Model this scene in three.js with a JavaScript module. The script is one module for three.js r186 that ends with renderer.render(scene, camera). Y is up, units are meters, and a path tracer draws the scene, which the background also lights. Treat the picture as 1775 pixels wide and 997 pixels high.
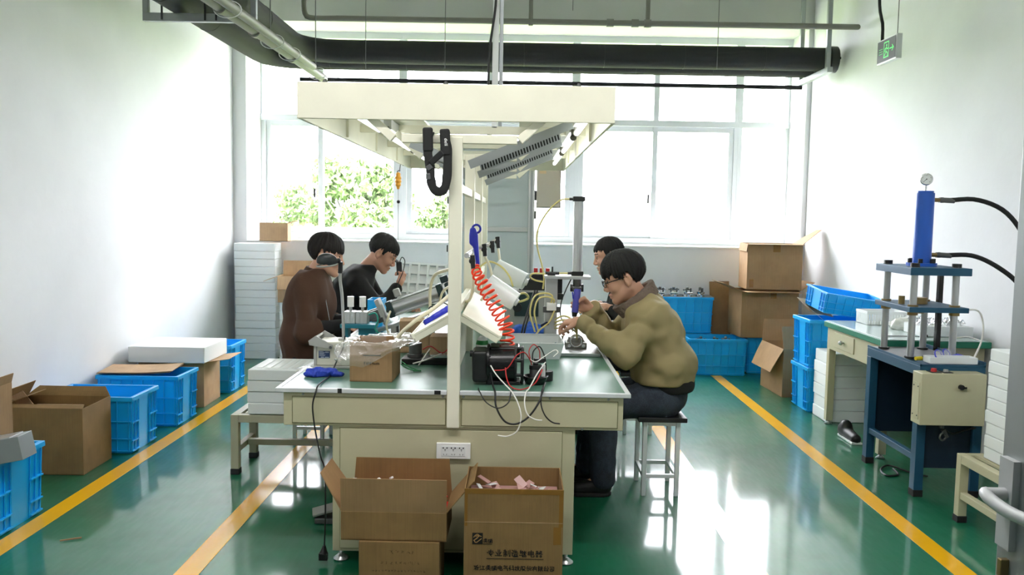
import * as THREE from 'three';
import { mergeGeometries } from 'three/addons/utils/BufferGeometryUtils.js';
import { RoundedBoxGeometry } from 'three/addons/geometries/RoundedBoxGeometry.js';
import { RectAreaLightUniformsLib } from 'three/addons/lights/RectAreaLightUniformsLib.js';

// ---------------------------------------------------------------- camera, sky, exposure, room lamps
const scene = new THREE.Scene();
const camera = new THREE.PerspectiveCamera(36.77, 1775 / 997, 0.05, 300);
camera.position.set(0, 1.52, 0);
camera.rotation.set(-0.0821, 0.00317, 0.01745, 'YXZ');
const renderer = new THREE.WebGLRenderer({ antialias: true });
renderer.toneMapping = THREE.LinearToneMapping;
renderer.toneMappingExposure = 1.6;
renderer.shadowMap.enabled = true;
RectAreaLightUniformsLib.init();
const SKY = new THREE.Color(12.5, 12.6, 13.3);            // bright overcast daylight
scene.background = SKY;
const LAMP_KEY = 9, LAMP_CEIL = 22, LAMP_HOOD = 5;   // radiance of the room's lamps

// ---------------------------------------------------------------- helpers
let seed = 7;
const rnd = () => { seed = (seed * 1664525 + 1013904223) >>> 0; return seed / 4294967296; };
const rr = (a, b) => a + (b - a) * rnd();
const V = (x, y, z) => new THREE.Vector3(x, y, z);
const PI = Math.PI, deg = PI / 180;
const names = {};
function numbered(n) { const k = names[n] = (names[n] ?? -1) + 1; return k ? n + '_' + String(k).padStart(3, '0') : n; }
function lattice(s) { let h = s >>> 0; const t = new Float32Array(4096); for (let i = 0; i < 4096; i++) { h = (h * 1664525 + 1013904223) >>> 0; t[i] = h / 4294967296; } return t; }
const L2 = lattice(11);
function vnoise2(x, y, p, s) {                          // value noise with period p
  const xi = Math.floor(x), yi = Math.floor(y), fx = x - xi, fy = y - yi, m = (a) => ((a % p) + p) % p;
  const h = (a, b) => L2[(m(a) * 61 + m(b) * 977 + s * 131) & 4095], u = fx * fx * (3 - 2 * fx), v = fy * fy * (3 - 2 * fy);
  return (h(xi, yi) * (1 - u) + h(xi + 1, yi) * u) * (1 - v) + (h(xi, yi + 1) * (1 - u) + h(xi + 1, yi + 1) * u) * v;
}
function fbm(u, v, base, oct, s) { let a = 0, w = 0.5, t = 0; for (let i = 0; i < oct; i++) { const p = base << i; a += w * vnoise2(u * p, v * p, p, s + i); t += w; w *= 0.55; } return a / t; }
function vnoise3(x, y, z) {
  const X = Math.floor(x), Y = Math.floor(y), Z = Math.floor(z), fx = x - X, fy = y - Y, fz = z - Z;
  const h = (a, b, c) => L2[((X + a) * 73 + (Y + b) * 179 + (Z + c) * 283) & 4095];
  const u = fx * fx * (3 - 2 * fx), v = fy * fy * (3 - 2 * fy), w = fz * fz * (3 - 2 * fz), l = (a, b, t) => a + (b - a) * t;
  return l(l(l(h(0, 0, 0), h(1, 0, 0), u), l(h(0, 1, 0), h(1, 1, 0), u), v), l(l(h(0, 0, 1), h(1, 0, 1), u), l(h(0, 1, 1), h(1, 1, 1), u), v), w);
}
function tex(n, metres, f, srgb) {                       // a tiling texture of n x n pixels, metres wide; f(u, v) gives [r, g, b] 0..1
  const d = new Uint8Array(n * n * 4);
  for (let y = 0; y < n; y++) for (let x = 0; x < n; x++) { const c = f(x / n, y / n), i = (y * n + x) * 4; for (let k = 0; k < 3; k++) d[i + k] = Math.max(0, Math.min(255, (c.length ? c[k] : c) * 255)); d[i + 3] = 255; }
  const t = new THREE.DataTexture(d, n, n); t.wrapS = t.wrapT = THREE.RepeatWrapping; t.magFilter = THREE.LinearFilter; t.minFilter = THREE.LinearMipmapLinearFilter; t.generateMipmaps = true;
  if (srgb) t.colorSpace = THREE.SRGBColorSpace;
  t.repeat.set(1 / metres, 1 / metres); t.needsUpdate = true; return t;
}
function again(t, metres) { const c = t.clone(); c.repeat.set(1 / metres, 1 / metres); c.needsUpdate = true; return c; }
const sm = (c, rough = 0.6, metal = 0, more = {}) => new THREE.MeshStandardMaterial({ color: c, roughness: rough, metalness: metal, side: THREE.DoubleSide, ...more });
const ph = (c, rough, more = {}) => new THREE.MeshPhysicalMaterial({ color: c, roughness: rough, side: THREE.DoubleSide, ...more });
const hexTo = (h) => [(h >> 16 & 255) / 255, (h >> 8 & 255) / 255, (h & 255) / 255];
const tint = (h, k) => hexTo(h).map((c) => c * k);

// ---------------------------------------------------------------- materials
const T_plaster = tex(256, 1.6, (u, v) => 0.5 + 0.5 * (fbm(u, v, 16, 4, 3) - 0.5));
const T_wall = tex(256, 3.1, (u, v) => tint(0xffffff, 0.9 + 0.1 * fbm(u, v, 3, 5, 9)), true);
const T_cardboard = tex(256, 0.42, (u, v) => { const k = 0.86 + 0.16 * fbm(u, v, 4, 4, 1) + 0.05 * (vnoise2(u * 128, v * 4, 128, 5) - 0.5); return [k, k, k]; }, true);
const T_cardBump = tex(128, 0.12, (u) => 0.5 + 0.5 * Math.sin(u * PI * 2 * 18));
const T_floor = tex(512, 2.3, (u, v) => { const a = fbm(u, v, 3, 5, 21), b = fbm(u, v, 24, 3, 33); const k = 0.78 + 0.34 * a + 0.08 * b; return [k * 0.96, k, k * 0.97]; }, true);
const T_floorRough = tex(512, 1.9, (u, v) => { const a = fbm(u, v, 4, 5, 41), b = vnoise2(u * 160, v * 22, 160, 4); return 0.6 + 0.35 * a + 0.1 * b; });
const T_floorBump = tex(512, 1.3, (u, v) => 0.6 * fbm(u, v, 5, 3, 51) + 0.4 * fbm(u, v, 14, 3, 55));
const T_fine = tex(128, 0.05, (u, v) => fbm(u, v, 16, 3, 61));
const T_foam = tex(128, 0.09, (u, v) => fbm(u, v, 14, 2, 71));
const T_brush = tex(256, 0.25, (u, v) => 0.85 + 0.15 * fbm(u, v, 8, 3, 8));
const T_cloth = tex(128, 0.03, (u, v) => 0.5 + 0.25 * Math.sin(u * PI * 2 * 16) + 0.25 * Math.sin(v * PI * 2 * 16));
const T_wool = tex(128, 0.06, (u, v) => fbm(u, v, 10, 3, 81));
const T_denim = tex(256, 0.3, (u, v) => { const k = 0.6 + 0.5 * fbm(u, v, 5, 4, 91) + 0.25 * (vnoise2(u * 128, v * 128, 128, 2) - 0.5); return [k, k, k]; }, true);
const T_wear = tex(256, 0.7, (u, v) => { const k = 0.93 + 0.07 * fbm(u, v, 3, 4, 101); return [k, k, k]; }, true);
const M = {
  wall: sm(0xeff0f2, 0.85, 0, { map: T_wall, bumpMap: T_plaster, bumpScale: 0.003 }),
  ceiling: sm(0xdadcda, 0.9),
  beam: sm(0xd0d2ce, 0.9, 0, { map: T_wall }),
  floor: ph(0x0e694a, 0.6, { clearcoat: 0.8, clearcoatRoughness: 0.09, specularIntensity: 0.35, map: T_floor, roughnessMap: T_floorRough, bumpMap: T_floorBump, bumpScale: 0.0012, ior: 1.5 }),
  yellow: ph(0xf2b40e, 0.22, { map: T_wear, bumpMap: T_floorBump, bumpScale: 0.001 }),
  alu: sm(0xdfe3e6, 0.4, 0.25),
  aluDark: sm(0x9ea3a6, 0.42, 0.7, { roughnessMap: T_brush }),
  glass: ph(0xffffff, 0.02, { transmission: 1, thickness: 0, ior: 1.45 }),
  cream: sm(0xc8c3a2, 0.48, 0, { map: T_wear }),
  creamHood: sm(0xf5f2de, 0.5, 0, { map: T_wear }),
  greyBeige: sm(0xb6b39a, 0.5, 0, { map: T_wear }),
  mat: ph(0x567f6d, 0.3, { specularIntensity: 0.7, bumpMap: T_fine, bumpScale: 0.0002 }),
  gap: sm(0x86825f, 0.7),
  edge: sm(0xccd0d2, 0.4),
  white: sm(0xe6e8e8, 0.5),
  whiteGloss: sm(0xf0f0ee, 0.3),
  foam: sm(0xeef2f3, 0.8, 0, { bumpMap: T_foam, bumpScale: 0.0003 }),
  card: sm(0xa5835b, 0.85, 0, { map: T_cardboard, bumpMap: T_cardBump, bumpScale: 0.0001 }),
  cardPale: sm(0xc8a681, 0.85, 0, { map: T_cardboard, bumpMap: T_cardBump, bumpScale: 0.0001 }),
  cardDark: sm(0x8f7044, 0.85, 0, { map: T_cardboard, bumpMap: T_cardBump, bumpScale: 0.0001 }),
  tape: ph(0xa97a3a, 0.25, { transparent: true, opacity: 0.65 }),
  crate: ph(0x10b4ff, 0.34, { transmission: 0.1, thickness: 0 }),
  black: sm(0x141517, 0.45),
  blackGloss: sm(0x101113, 0.25),
  rubber: sm(0x1c1c1d, 0.75),
  insulation: sm(0x2b2c2e, 0.8, 0, { map: T_wear, bumpMap: T_wool, bumpScale: 0.001 }),
  conduit: sm(0x86857e, 0.55, 0.1, { map: T_wear }),
  galv: sm(0xa9aeb0, 0.45, 0.75, { roughnessMap: T_brush, map: T_wear }),
  steel: sm(0xb9bbbc, 0.42, 0.75, { roughnessMap: T_brush }),
  steelDark: sm(0x6c6d6e, 0.45, 0.8, { roughnessMap: T_brush }),
  silver: sm(0xc9cbcc, 0.35, 0.65, { roughnessMap: T_brush }),
  castAlu: sm(0xb4b7b9, 0.5, 0.3),
  chrome: sm(0xd8d8da, 0.14, 1),
  brass: sm(0x8f7a52, 0.4, 0.8),
  castGrey: sm(0xa9aaa6, 0.6, 0.2),
  greenDark: sm(0x24393b, 0.5, 0.2),
  teal: sm(0x1f7d93, 0.45, 0),
  pressBlue: sm(0x1b5272, 0.5, 0.1, { map: T_wear }),
  pressDark: sm(0x0a2338, 0.55),
  cylBlue: sm(0x1f62d0, 0.32, 0, { map: T_wear }),
  tableGreen: sm(0x1c7a5c, 0.45),
  glassTop: ph(0xc4d2d0, 0.08, {}),
  toolBlue: sm(0x2b36c4, 0.35),
  toolViolet: sm(0x4646a8, 0.4),
  gloveBlue: sm(0x2340b4, 0.6, 0, { bumpMap: T_wool, bumpScale: 0.002 }),
  hoseCream: sm(0xe3dcc0, 0.4),
  hoseYellow: sm(0xe0d288, 0.35),
  orange: sm(0xf4421a, 0.35),
  orangeYellow: sm(0xe8a02c, 0.4),
  red: sm(0xc02426, 0.4),
  wireWhite: sm(0xe8e6e0, 0.5),
  plasticWhite: ph(0xf0f4f4, 0.35, { transmission: 0.12, thickness: 0 }),
  frost: ph(0xc4ced2, 0.35, {}),
  bag: ph(0xffffff, 0.1, { transmission: 0.82, thickness: 0, ior: 1.5, clearcoat: 1, clearcoatRoughness: 0.08 }),
  label: sm(0x1e3350, 0.5),
  skin: ph(0xcf9e84, 0.5, { sheen: 0.2 }),
  skin2: ph(0xc4927a, 0.5, { sheen: 0.2 }),
  hair: sm(0x070606, 0.72, 0, { bumpMap: T_brush, bumpScale: 0.002 }),
  hairBrown: sm(0x140b09, 0.7, 0, { bumpMap: T_brush, bumpScale: 0.002 }),
  jacketGreen: sm(0xa29268, 0.72, 0, { bumpMap: T_cloth, bumpScale: 0.0004 }),
  wool: sm(0x837266, 0.95, 0, { bumpMap: T_wool, bumpScale: 0.004 }),
  jacketBrown: sm(0x4d3223, 0.85, 0, { bumpMap: T_fine, bumpScale: 0.0006 }),
  sweater: sm(0x0f0f11, 0.85, 0, { bumpMap: T_cloth, bumpScale: 0.0008 }),
  denim: sm(0x38414f, 0.85, 0, { map: T_denim, bumpMap: T_cloth, bumpScale: 0.0005 }),
  trousers: sm(0x17181c, 0.85),
  shoe: sm(0x121112, 0.5),
  leaf: sm(0x8fa574, 0.7, 0),
  bark: sm(0x8d8a74, 0.9),
  grass: sm(0x7c9150, 1),
  farWall: sm(0xd6d6d2, 0.9),
};
const emit = (c, k) => sm(0xffffff, 0.4, 0, { emissive: new THREE.Color(c), emissiveIntensity: k });

// ---------------------------------------------------------------- geometry collector
const plain = (g) => { const n = g.index ? g.toNonIndexed() : g; for (const k of Object.keys(n.attributes)) if (!['position', 'normal', 'uv'].includes(k)) n.deleteAttribute(k); n.morphAttributes = {}; if (!n.attributes.normal) n.computeVertexNormals(); return n; };
function boxUV(g) {
  const p = g.attributes.position, n = g.attributes.normal, a = new Float32Array(p.count * 2);
  for (let i = 0; i < p.count; i++) {
    const x = Math.abs(n.getX(i)), y = Math.abs(n.getY(i)), z = Math.abs(n.getZ(i));
    if (y >= x && y >= z) { a[2 * i] = p.getX(i); a[2 * i + 1] = p.getZ(i); } else if (x >= z) { a[2 * i] = p.getZ(i); a[2 * i + 1] = p.getY(i); } else { a[2 * i] = p.getX(i); a[2 * i + 1] = p.getY(i); }
  }
  g.setAttribute('uv', new THREE.BufferAttribute(a, 2)); return g;
}
const Q = new THREE.Quaternion(), UPV = V(0, 1, 0);
class B {
  constructor(world) { this.g = []; this.w = world; }   // world: the thing whose parts are given in the room's coordinates
  add(g, m) { const n = plain(g); if (m) n.applyMatrix4(m); this.g.push(n); return this; }
  box(x0, x1, y0, y1, z0, z1, r = 0.002) {
    const w = Math.abs(x1 - x0), h = Math.abs(y1 - y0), d = Math.abs(z1 - z0), s = Math.min(w, h, d);
    const g = r > 0 && s > 2.5 * r ? new RoundedBoxGeometry(w, h, d, 1, r) : new THREE.BoxGeometry(w, h, d);
    return this.add(g, new THREE.Matrix4().makeTranslation((x0 + x1) / 2, (y0 + y1) / 2, (z0 + z1) / 2));
  }
  bx(c, s, rot = [0, 0, 0], r = 0.002) {
    const m = Math.min(...s), g = r > 0 && m > 2.5 * r ? new RoundedBoxGeometry(...s, 1, r) : new THREE.BoxGeometry(...s);
    return this.add(g, new THREE.Matrix4().compose(V(...c), new THREE.Quaternion().setFromEuler(new THREE.Euler(...rot, 'YXZ')), V(1, 1, 1)));
  }
  cyl(a, b, r0, r1 = r0, n = 16, open = false) {
    const p = V(...a), q = V(...b), d = q.clone().sub(p), l = d.length();
    return this.add(new THREE.CylinderGeometry(r1, r0, l, n, 1, open), new THREE.Matrix4().compose(p.add(q).multiplyScalar(0.5), Q.clone().setFromUnitVectors(UPV, d.normalize()), V(1, 1, 1)));
  }
  ball(c, r, s = [1, 1, 1], n = 14) { return this.add(new THREE.SphereGeometry(r, n, Math.max(6, n >> 1)), new THREE.Matrix4().compose(V(...c), new THREE.Quaternion(), V(...s))); }
  tube(pts, r, n = 48, k = 8) { return this.add(new THREE.TubeGeometry(new THREE.CatmullRomCurve3(pts.map((p) => V(...p)), false, 'centripetal'), n, r, k)); }
  lathe(profile, c = [0, 0, 0], n = 24, rot = [0, 0, 0]) { return this.add(new THREE.LatheGeometry(profile.map((p) => new THREE.Vector2(...p)), n), new THREE.Matrix4().compose(V(...c), new THREE.Quaternion().setFromEuler(new THREE.Euler(...rot)), V(1, 1, 1))); }
  ring(c, R, r, rot = [0, 0, 0], n = 24) { return this.add(new THREE.TorusGeometry(R, r, 8, n), new THREE.Matrix4().compose(V(...c), new THREE.Quaternion().setFromEuler(new THREE.Euler(...rot)), V(1, 1, 1))); }
  shape(pts, depth, m, bevel = 0) { const s = new THREE.Shape(pts.map((p) => new THREE.Vector2(...p))); return this.add(new THREE.ExtrudeGeometry(s, { depth, bevelEnabled: bevel > 0, bevelSize: bevel, bevelThickness: bevel, bevelSegments: 1, curveSegments: 10 }), m); }
  mesh(name, material, parent) {
    const g = mergeGeometries(this.g); 
    if (this.w) g.translate(-this.w.position.x, -this.w.position.y, -this.w.position.z);
    boxUV(g);
    const o = new THREE.Mesh(g, material); o.name = parent ? name : numbered(name); (parent || scene).add(o); return o;
  }
}
function thing(name, label, category, pos = [0, 0, 0], turn = 0, group) {
  const o = new THREE.Group(); o.name = numbered(name); o.position.set(...pos); o.rotation.y = turn; scene.add(o);
  o.userData = { label, category }; if (group) o.userData.group = group; return o;
}
function tag(o, label, category, group) { o.userData.label = label; o.userData.category = category; if (group) o.userData.group = group; return o; }
function copy(src, pos, turn, label, group) {
  const o = src.clone(); o.name = numbered(src.name.replace(/_\d{3}$/, '')); o.position.set(...pos); o.rotation.y = turn; o.userData = { ...src.userData }; scene.add(o);
  if (label) o.userData.label = label; if (group) o.userData.group = group; return o;
}
function struct(name, b, material, parent) { const o = b.mesh(name, material, parent); if (!parent) o.userData.kind = 'structure'; return o; }
const single = (name, b, material, label, category, group) => tag(b.mesh(name, material), label, category, group);
function areaLight(color, intensity, w, h, pos, aim) { const l = new THREE.RectAreaLight(color, intensity, w, h); l.position.set(...pos); scene.add(l); l.lookAt(...aim); return l; }

// canvas print: small Chinese characters as pen strokes on a 10 x 10 grid
const GLYPH = { 专: '2282 0494 504436 3676 7657 4769', 业: '4048 6068 1336 8366 0898', 制: '2011 1252 0454 3039 1619 1656 5658 7176 909988', 造: '4032 3282 6064 2494 4686 8688 4888 4648 1021 0424 2417 1739 3999', 继: '201232 321434 0737 4149 4999 7178 4494 5263 9273 7458 7598', 电: '1282 8286 8616 1612 1484 5059 5999 9997', 器: '1131 3133 3313 1311 6181 8183 8363 6361 0595 5305 5495 1737 3739 3919 1917 6787 8789 8969 6967', 浙: '0112 0314 0826 2343 3139 2736 7051 5159 5494 7479', 江: '0112 0414 0927 4282 6268 3898', 美: '3041 7061 1282 1484 0696 5056 5719 5799', 硕: '0242 2205 1545 4549 4919 1519 5191 7163 5358 5393 9398 7457 7659 7799', 气: '3011 2181 3373 1585 8589 8999', 科: '3011 0434 2129 2406 2537 6071 6374 5797 8099', 技: '0333 2129 0737 4292 6064 4484 8449 5599', 股: '1141 4149 1109 1343 1646 6151 6181 8184 8494 5686 8649 5799', 份: '3014 2229 6145 8195 4585 6549 8588 8878', 有: '0292 5008 3484 8489 3439 3686', 限: '1031 3124 2437 3719 1019 5181 8185 5155 5383 5585 5159 5968 6599', 公: '3014 7095 4318 1888 6489', 司: '1181 8188 8878 2464 2666 6669 6929 2926' };
function write(g, text, x, y, s, gap = 0.12, w = 0.1) {
  g.lineWidth = s * w; g.lineCap = 'round'; g.lineJoin = 'round';
  for (const ch of text) {
    for (const st of (GLYPH[ch] || '').split(' ')) { g.beginPath(); for (let i = 0; i + 1 < st.length; i += 2) g.lineTo(x + (+st[i] + 0.5) * s / 10, y + (+st[i + 1] + 0.5) * s / 10); g.stroke(); }
    x += s * (1 + gap);
  }
}
function print(w, h, draw) { const c = document.createElement('canvas'); c.width = w; c.height = h; draw(c.getContext('2d'), w, h); const t = new THREE.CanvasTexture(c); t.colorSpace = THREE.SRGBColorSpace; return t; }
// a thin printed sheet in the x-y plane, facing +z, with its own 0..1 texture coordinates
function decal(name, parent, material, w, h, pos, rot = [0, 0, 0]) { const o = new THREE.Mesh(new THREE.PlaneGeometry(w, h), material); o.name = name; o.position.set(...pos); o.rotation.set(...rot); parent.add(o); return o; }

// signed distance modelling for bodies, clothes and soft things
const len3 = (x, y, z) => Math.sqrt(x * x + y * y + z * z);
const smin = (a, b, k) => { const h = Math.max(k - Math.abs(a - b), 0) / k; return Math.min(a, b) - h * h * k * 0.25; };
const smax = (a, b, k) => -smin(-a, -b, k);
function capsule(x, y, z, a, b, ra, rb) {
  const dx = b[0] - a[0], dy = b[1] - a[1], dz = b[2] - a[2], px = x - a[0], py = y - a[1], pz = z - a[2];
  let t = (px * dx + py * dy + pz * dz) / (dx * dx + dy * dy + dz * dz + 1e-9); t = t < 0 ? 0 : t > 1 ? 1 : t;
  return len3(px - dx * t, py - dy * t, pz - dz * t) - (ra + (rb - ra) * t);
}
function ellip(x, y, z, c, r) { const X = (x - c[0]) / r[0], Y = (y - c[1]) / r[1], Z = (z - c[2]) / r[2], k0 = len3(X, Y, Z), k1 = len3(X / r[0], Y / r[1], Z / r[2]); return k1 < 1e-9 ? -Math.min(...r) : k0 * (k0 - 1) / k1; }
function surface(f, lo, hi, cell) {                     // naive surface nets
  const n = [0, 1, 2].map((i) => Math.ceil((hi[i] - lo[i]) / cell) + 1), [nx, ny, nz] = n, D = new Float32Array(nx * ny * nz), id = new Int32Array(nx * ny * nz).fill(-1), at = (i, j, k) => i + nx * (j + ny * k);
  for (let k = 0; k < nz; k++) for (let j = 0; j < ny; j++) for (let i = 0; i < nx; i++) D[at(i, j, k)] = f(lo[0] + i * cell, lo[1] + j * cell, lo[2] + k * cell);
  const P = [], I = [];
  for (let k = 0; k < nz - 1; k++) for (let j = 0; j < ny - 1; j++) for (let i = 0; i < nx - 1; i++) {
    let c = 0, sx = 0, sy = 0, sz = 0; const d = (a, b, e) => D[at(i + a, j + b, k + e)];
    const edge = (a, b, e, a2, b2, e2) => { const p = d(a, b, e), q = d(a2, b2, e2); if ((p < 0) !== (q < 0)) { const t = p / (p - q); sx += a + (a2 - a) * t; sy += b + (b2 - b) * t; sz += e + (e2 - e) * t; c++; } };
    for (let u = 0; u < 2; u++) for (let w = 0; w < 2; w++) { edge(0, u, w, 1, u, w); edge(u, 0, w, u, 1, w); edge(u, w, 0, u, w, 1); }
    if (c) { id[at(i, j, k)] = P.length / 3; P.push(lo[0] + (i + sx / c) * cell, lo[1] + (j + sy / c) * cell, lo[2] + (k + sz / c) * cell); }
  }
  const quad = (a, b, c, d, flip) => { if (a < 0 || b < 0 || c < 0 || d < 0) return; flip ? I.push(a, c, b, a, d, c) : I.push(a, b, c, a, c, d); };
  for (let k = 1; k < nz - 1; k++) for (let j = 1; j < ny - 1; j++) for (let i = 1; i < nx - 1; i++) {
    const s = D[at(i, j, k)] < 0;
    if (s !== D[at(i + 1, j, k)] < 0) quad(id[at(i, j - 1, k - 1)], id[at(i, j, k - 1)], id[at(i, j, k)], id[at(i, j - 1, k)], !s);
    if (s !== D[at(i, j + 1, k)] < 0) quad(id[at(i - 1, j, k - 1)], id[at(i - 1, j, k)], id[at(i, j, k)], id[at(i, j, k - 1)], !s);
    if (s !== D[at(i, j, k + 1)] < 0) quad(id[at(i - 1, j - 1, k)], id[at(i, j - 1, k)], id[at(i, j, k)], id[at(i - 1, j, k)], !s);
  }
  const g = new THREE.BufferGeometry(); g.setAttribute('position', new THREE.BufferAttribute(new Float32Array(P), 3)); g.setIndex(I); g.computeVertexNormals(); return g;
}

// ---------------------------------------------------------------- the room
const XL = -2.98, XR = 3.05, ZB = -9.15, ZF = -0.5, HC = 4.6;
const floor = struct('floor', new B().box(XL - 0.2, XR + 0.2, -0.12, 0, ZB - 0.65, 2.6, 0), M.floor);
for (const [x0, x1, z1] of [[-2.335, -2.23, -0.6], [-1.407, -1.303, -0.6], [1.012, 1.114, -0.6], [1.932, 2.034, -0.6]]) new B().box(x0, x1, -0.001, 0.0012, ZB + 0.02, z1, 0).mesh('floor_marking', M.yellow, floor);
struct('wall_left', new B().box(XL - 0.2, XL, 0, HC, ZB - 0.65, ZF - 0.0, 0), M.wall);
struct('wall_right', new B().box(XR, XR + 0.2, 0, HC, ZB - 0.65, ZF, 0), M.wall);
struct('ceiling', new B().box(XL - 0.2, XR + 0.2, HC, HC + 0.15, ZB - 0.65, ZF + 0.2, 0), M.ceiling);
{
  const w = struct('wall_back', new B().box(XL, XR, 0, 1.215, ZB - 0.65, ZB, 0).box(XL, -2.84, 1.215, 3.5, ZB - 0.65, ZB, 0).box(3.0, XR, 1.215, 3.5, ZB - 0.65, ZB, 0), M.wall);
  struct('ceiling_beam', new B().box(XL, XR, 3.5, HC, ZB - 0.65, ZB, 0), M.beam, w);
  struct('window_sill', new B().box(-2.84, 3.0, 1.215, 1.235, ZB - 0.64, ZB + 0.02, 0.004), M.whiteGloss, w);
}
struct('wall_front', new B().box(XL, -0.95, 0, HC, ZF, ZF + 0.2, 0).box(0.9, XR, 0, HC, ZF, ZF + 0.2, 0).box(-0.95, 0.9, 2.45, HC, ZF, ZF + 0.2, 0), M.wall);
struct('wall_corridor', new B().box(-3.2, -3.0, 0, 2.9, ZF + 0.2, 2.6, 0).box(3.05, 3.25, 0, 2.9, ZF + 0.2, 2.6, 0).box(-3.2, 3.25, 0, 2.9, 2.6, 2.8, 0), M.wall);
struct('ceiling_corridor', new B().box(-3.2, 3.25, 2.9, 3.05, ZF + 0.2, 2.8, 0), M.ceiling);

// windows: four units across, fixed lights over sliding sashes
function windowUnit(k, x0, x1, mid, thickR) {
  const u = new THREE.Group(); u.name = 'window_' + k; u.userData.kind = 'structure'; u.position.set((x0 + x1) / 2, 1.235, -9.72); scene.add(u);
  const t = (n, m) => (...a) => { const b = new B(u); b.box(...a); return b.mesh(n, m, u); }, fr = t('window_frame', M.alu), z0 = -9.76, z1 = -9.68;
  fr(x0, x1, 1.235, 1.3, z0, z1); fr(x0, x1, 3.43, 3.5, z0, z1 + 0.02); fr(x0, x1, 2.535, 2.6, z0, z1 + 0.03);
  fr(x0, x0 + 0.045, 1.3, 3.43, z0, z1); fr(x1 - 0.045, x1, 1.3, 3.43, z0, z1);
  if (mid) fr(mid - 0.03, mid + 0.03, 2.6, 3.43, z0, z1);
  const pane = (a, b, c, d, z) => { const p = new B(u); p.box(a, b, c, d, z - 0.002, z + 0.002, 0); p.mesh('pane', M.glass, u); };
  if (mid) { pane(x0 + 0.045, mid - 0.03, 2.6, 3.43, -9.72); pane(mid + 0.03, x1 - 0.045, 2.6, 3.43, -9.72); } else pane(x0 + 0.045, x1 - 0.045, 2.6, 3.43, -9.72);
  if (!mid) { pane(x0 + 0.045, x1 - 0.045, 1.3, 2.535, -9.72); return; }
  for (const [a, b, z] of [[x0 + 0.045, mid + 0.03, -9.735], [mid - 0.03, x1 - 0.045, -9.705]]) {
    const s = new B(u), w = 0.055; s.box(a, a + w, 1.3, 2.535, z - 0.014, z + 0.014).box(b - w, b, 1.3, 2.535, z - 0.014, z + 0.014).box(a + w, b - w, 1.3, 1.365, z - 0.014, z + 0.014).box(a + w, b - w, 2.48, 2.535, z - 0.014, z + 0.014);
    s.mesh('sash', M.alu, u); pane(a + w, b - w, 1.365, 2.48, z);
  }
  const l = new B(u); l.box(mid - 0.075, mid - 0.055, 1.69, 1.79, -9.69, -9.66); l.mesh('latch', M.black, u);
}
windowUnit(1, -2.84, -1.27, -2.18); windowUnit(2, -1.27, 0.64, -0.31); windowUnit(3, 0.64, 2.44, 1.53); windowUnit(4, 2.44, 3.0);

// outside: lawn, trees against the lower panes, a pale building far off
struct('ground_outside', new B().box(-90, 90, -0.6, -0.3, -140, ZB - 0.7, 0), M.grass);
function tree(x, z, h, r, n, label) {
  const t = thing('leafy_tree', label, 'tree', [x, -0.3, z]); seed = Math.round(x * 100 + 5000);
  const b = new B(); b.cyl([0, 0, 0], [0, h * 0.6, 0], 0.09, 0.05, 8); for (let i = 0; i < 5; i++) { const a = i * 1.3; b.cyl([0, h * 0.35, 0], [Math.cos(a) * r * 0.6, h * 0.75, Math.sin(a) * r * 0.6], 0.04, 0.015, 6); } b.mesh('trunk', M.bark, t);
  const P = [], I = []; const bl = []; for (let i = 0; i < 22; i++) { const a = rr(0, 6.283), k = Math.sqrt(rnd()), y = rr(0.25, 0.92); bl.push([Math.cos(a) * r * k * (1.1 - y * 0.55), h * y, Math.sin(a) * r * k * (1.1 - y * 0.55), rr(0.24, 0.42) * r]); }
  for (let i = 0; i < n; i++) {
    const c = bl[i % bl.length], d = V(rr(-1, 1), rr(-1, 1), rr(-1, 1)).normalize(), p = d.clone().multiplyScalar(c[3] * rr(0.6, 1)).add(V(c[0], c[1], c[2])), s = rr(0.06, 0.12), q = new THREE.Quaternion().setFromEuler(new THREE.Euler(rr(0, 6), rr(0, 6), rr(0, 6)));
    const k = P.length / 3; for (const [u, v] of [[0, 1.3], [0.6, 0], [0, -1.3], [-0.6, 0]]) { const w = V(u * s, v * s, 0).applyQuaternion(q).add(p); P.push(w.x, w.y, w.z); } I.push(k, k + 1, k + 2, k, k + 2, k + 3);
  }
  const g = new THREE.BufferGeometry(); g.setAttribute('position', new THREE.Float32BufferAttribute(P, 3)); g.setIndex(I); g.computeVertexNormals(); new B().add(g).mesh('foliage', M.leaf, t);
}
tree(-6.4, -26, 2.6, 1.1, 4500, 'pale green tree outside the window, seen by the sliding sash latch beside the pillar'); tree(-4.0, -21.5, 3.2, 1.5, 9000, 'tallest and fullest green tree outside the sliding window above the two seated men');
tree(-1.9, -24, 2.8, 1.1, 4500, 'green tree outside the window behind the hanging orange tool balancer'); tree(-0.9, -29, 3.0, 1.1, 4500, 'yellowish tree outside the window next to the bench tower, hanging straps in front');
{
  const t = thing('far_building', 'pale low building with rows of windows far outside the window beside the notice board', 'building', [6, -0.3, -70]);
  new B().box(-14, 14, 0, 2.7, -3, 3, 0).mesh('wall', M.farWall, t); for (let i = 0; i < 12; i++) for (let j = 0; j < 2; j++) new B().box(-13 + i * 2.2, -11.6 + i * 2.2, 0.5 + j * 1.1, 1.2 + j * 1.1, 2.98, 3.04, 0).mesh('window', M.glassTop, t);
  new B().box(-14.3, 14.3, 2.7, 2.9, -3.3, 3.3, 0).mesh('roof', M.conduit, t);
}

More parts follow.
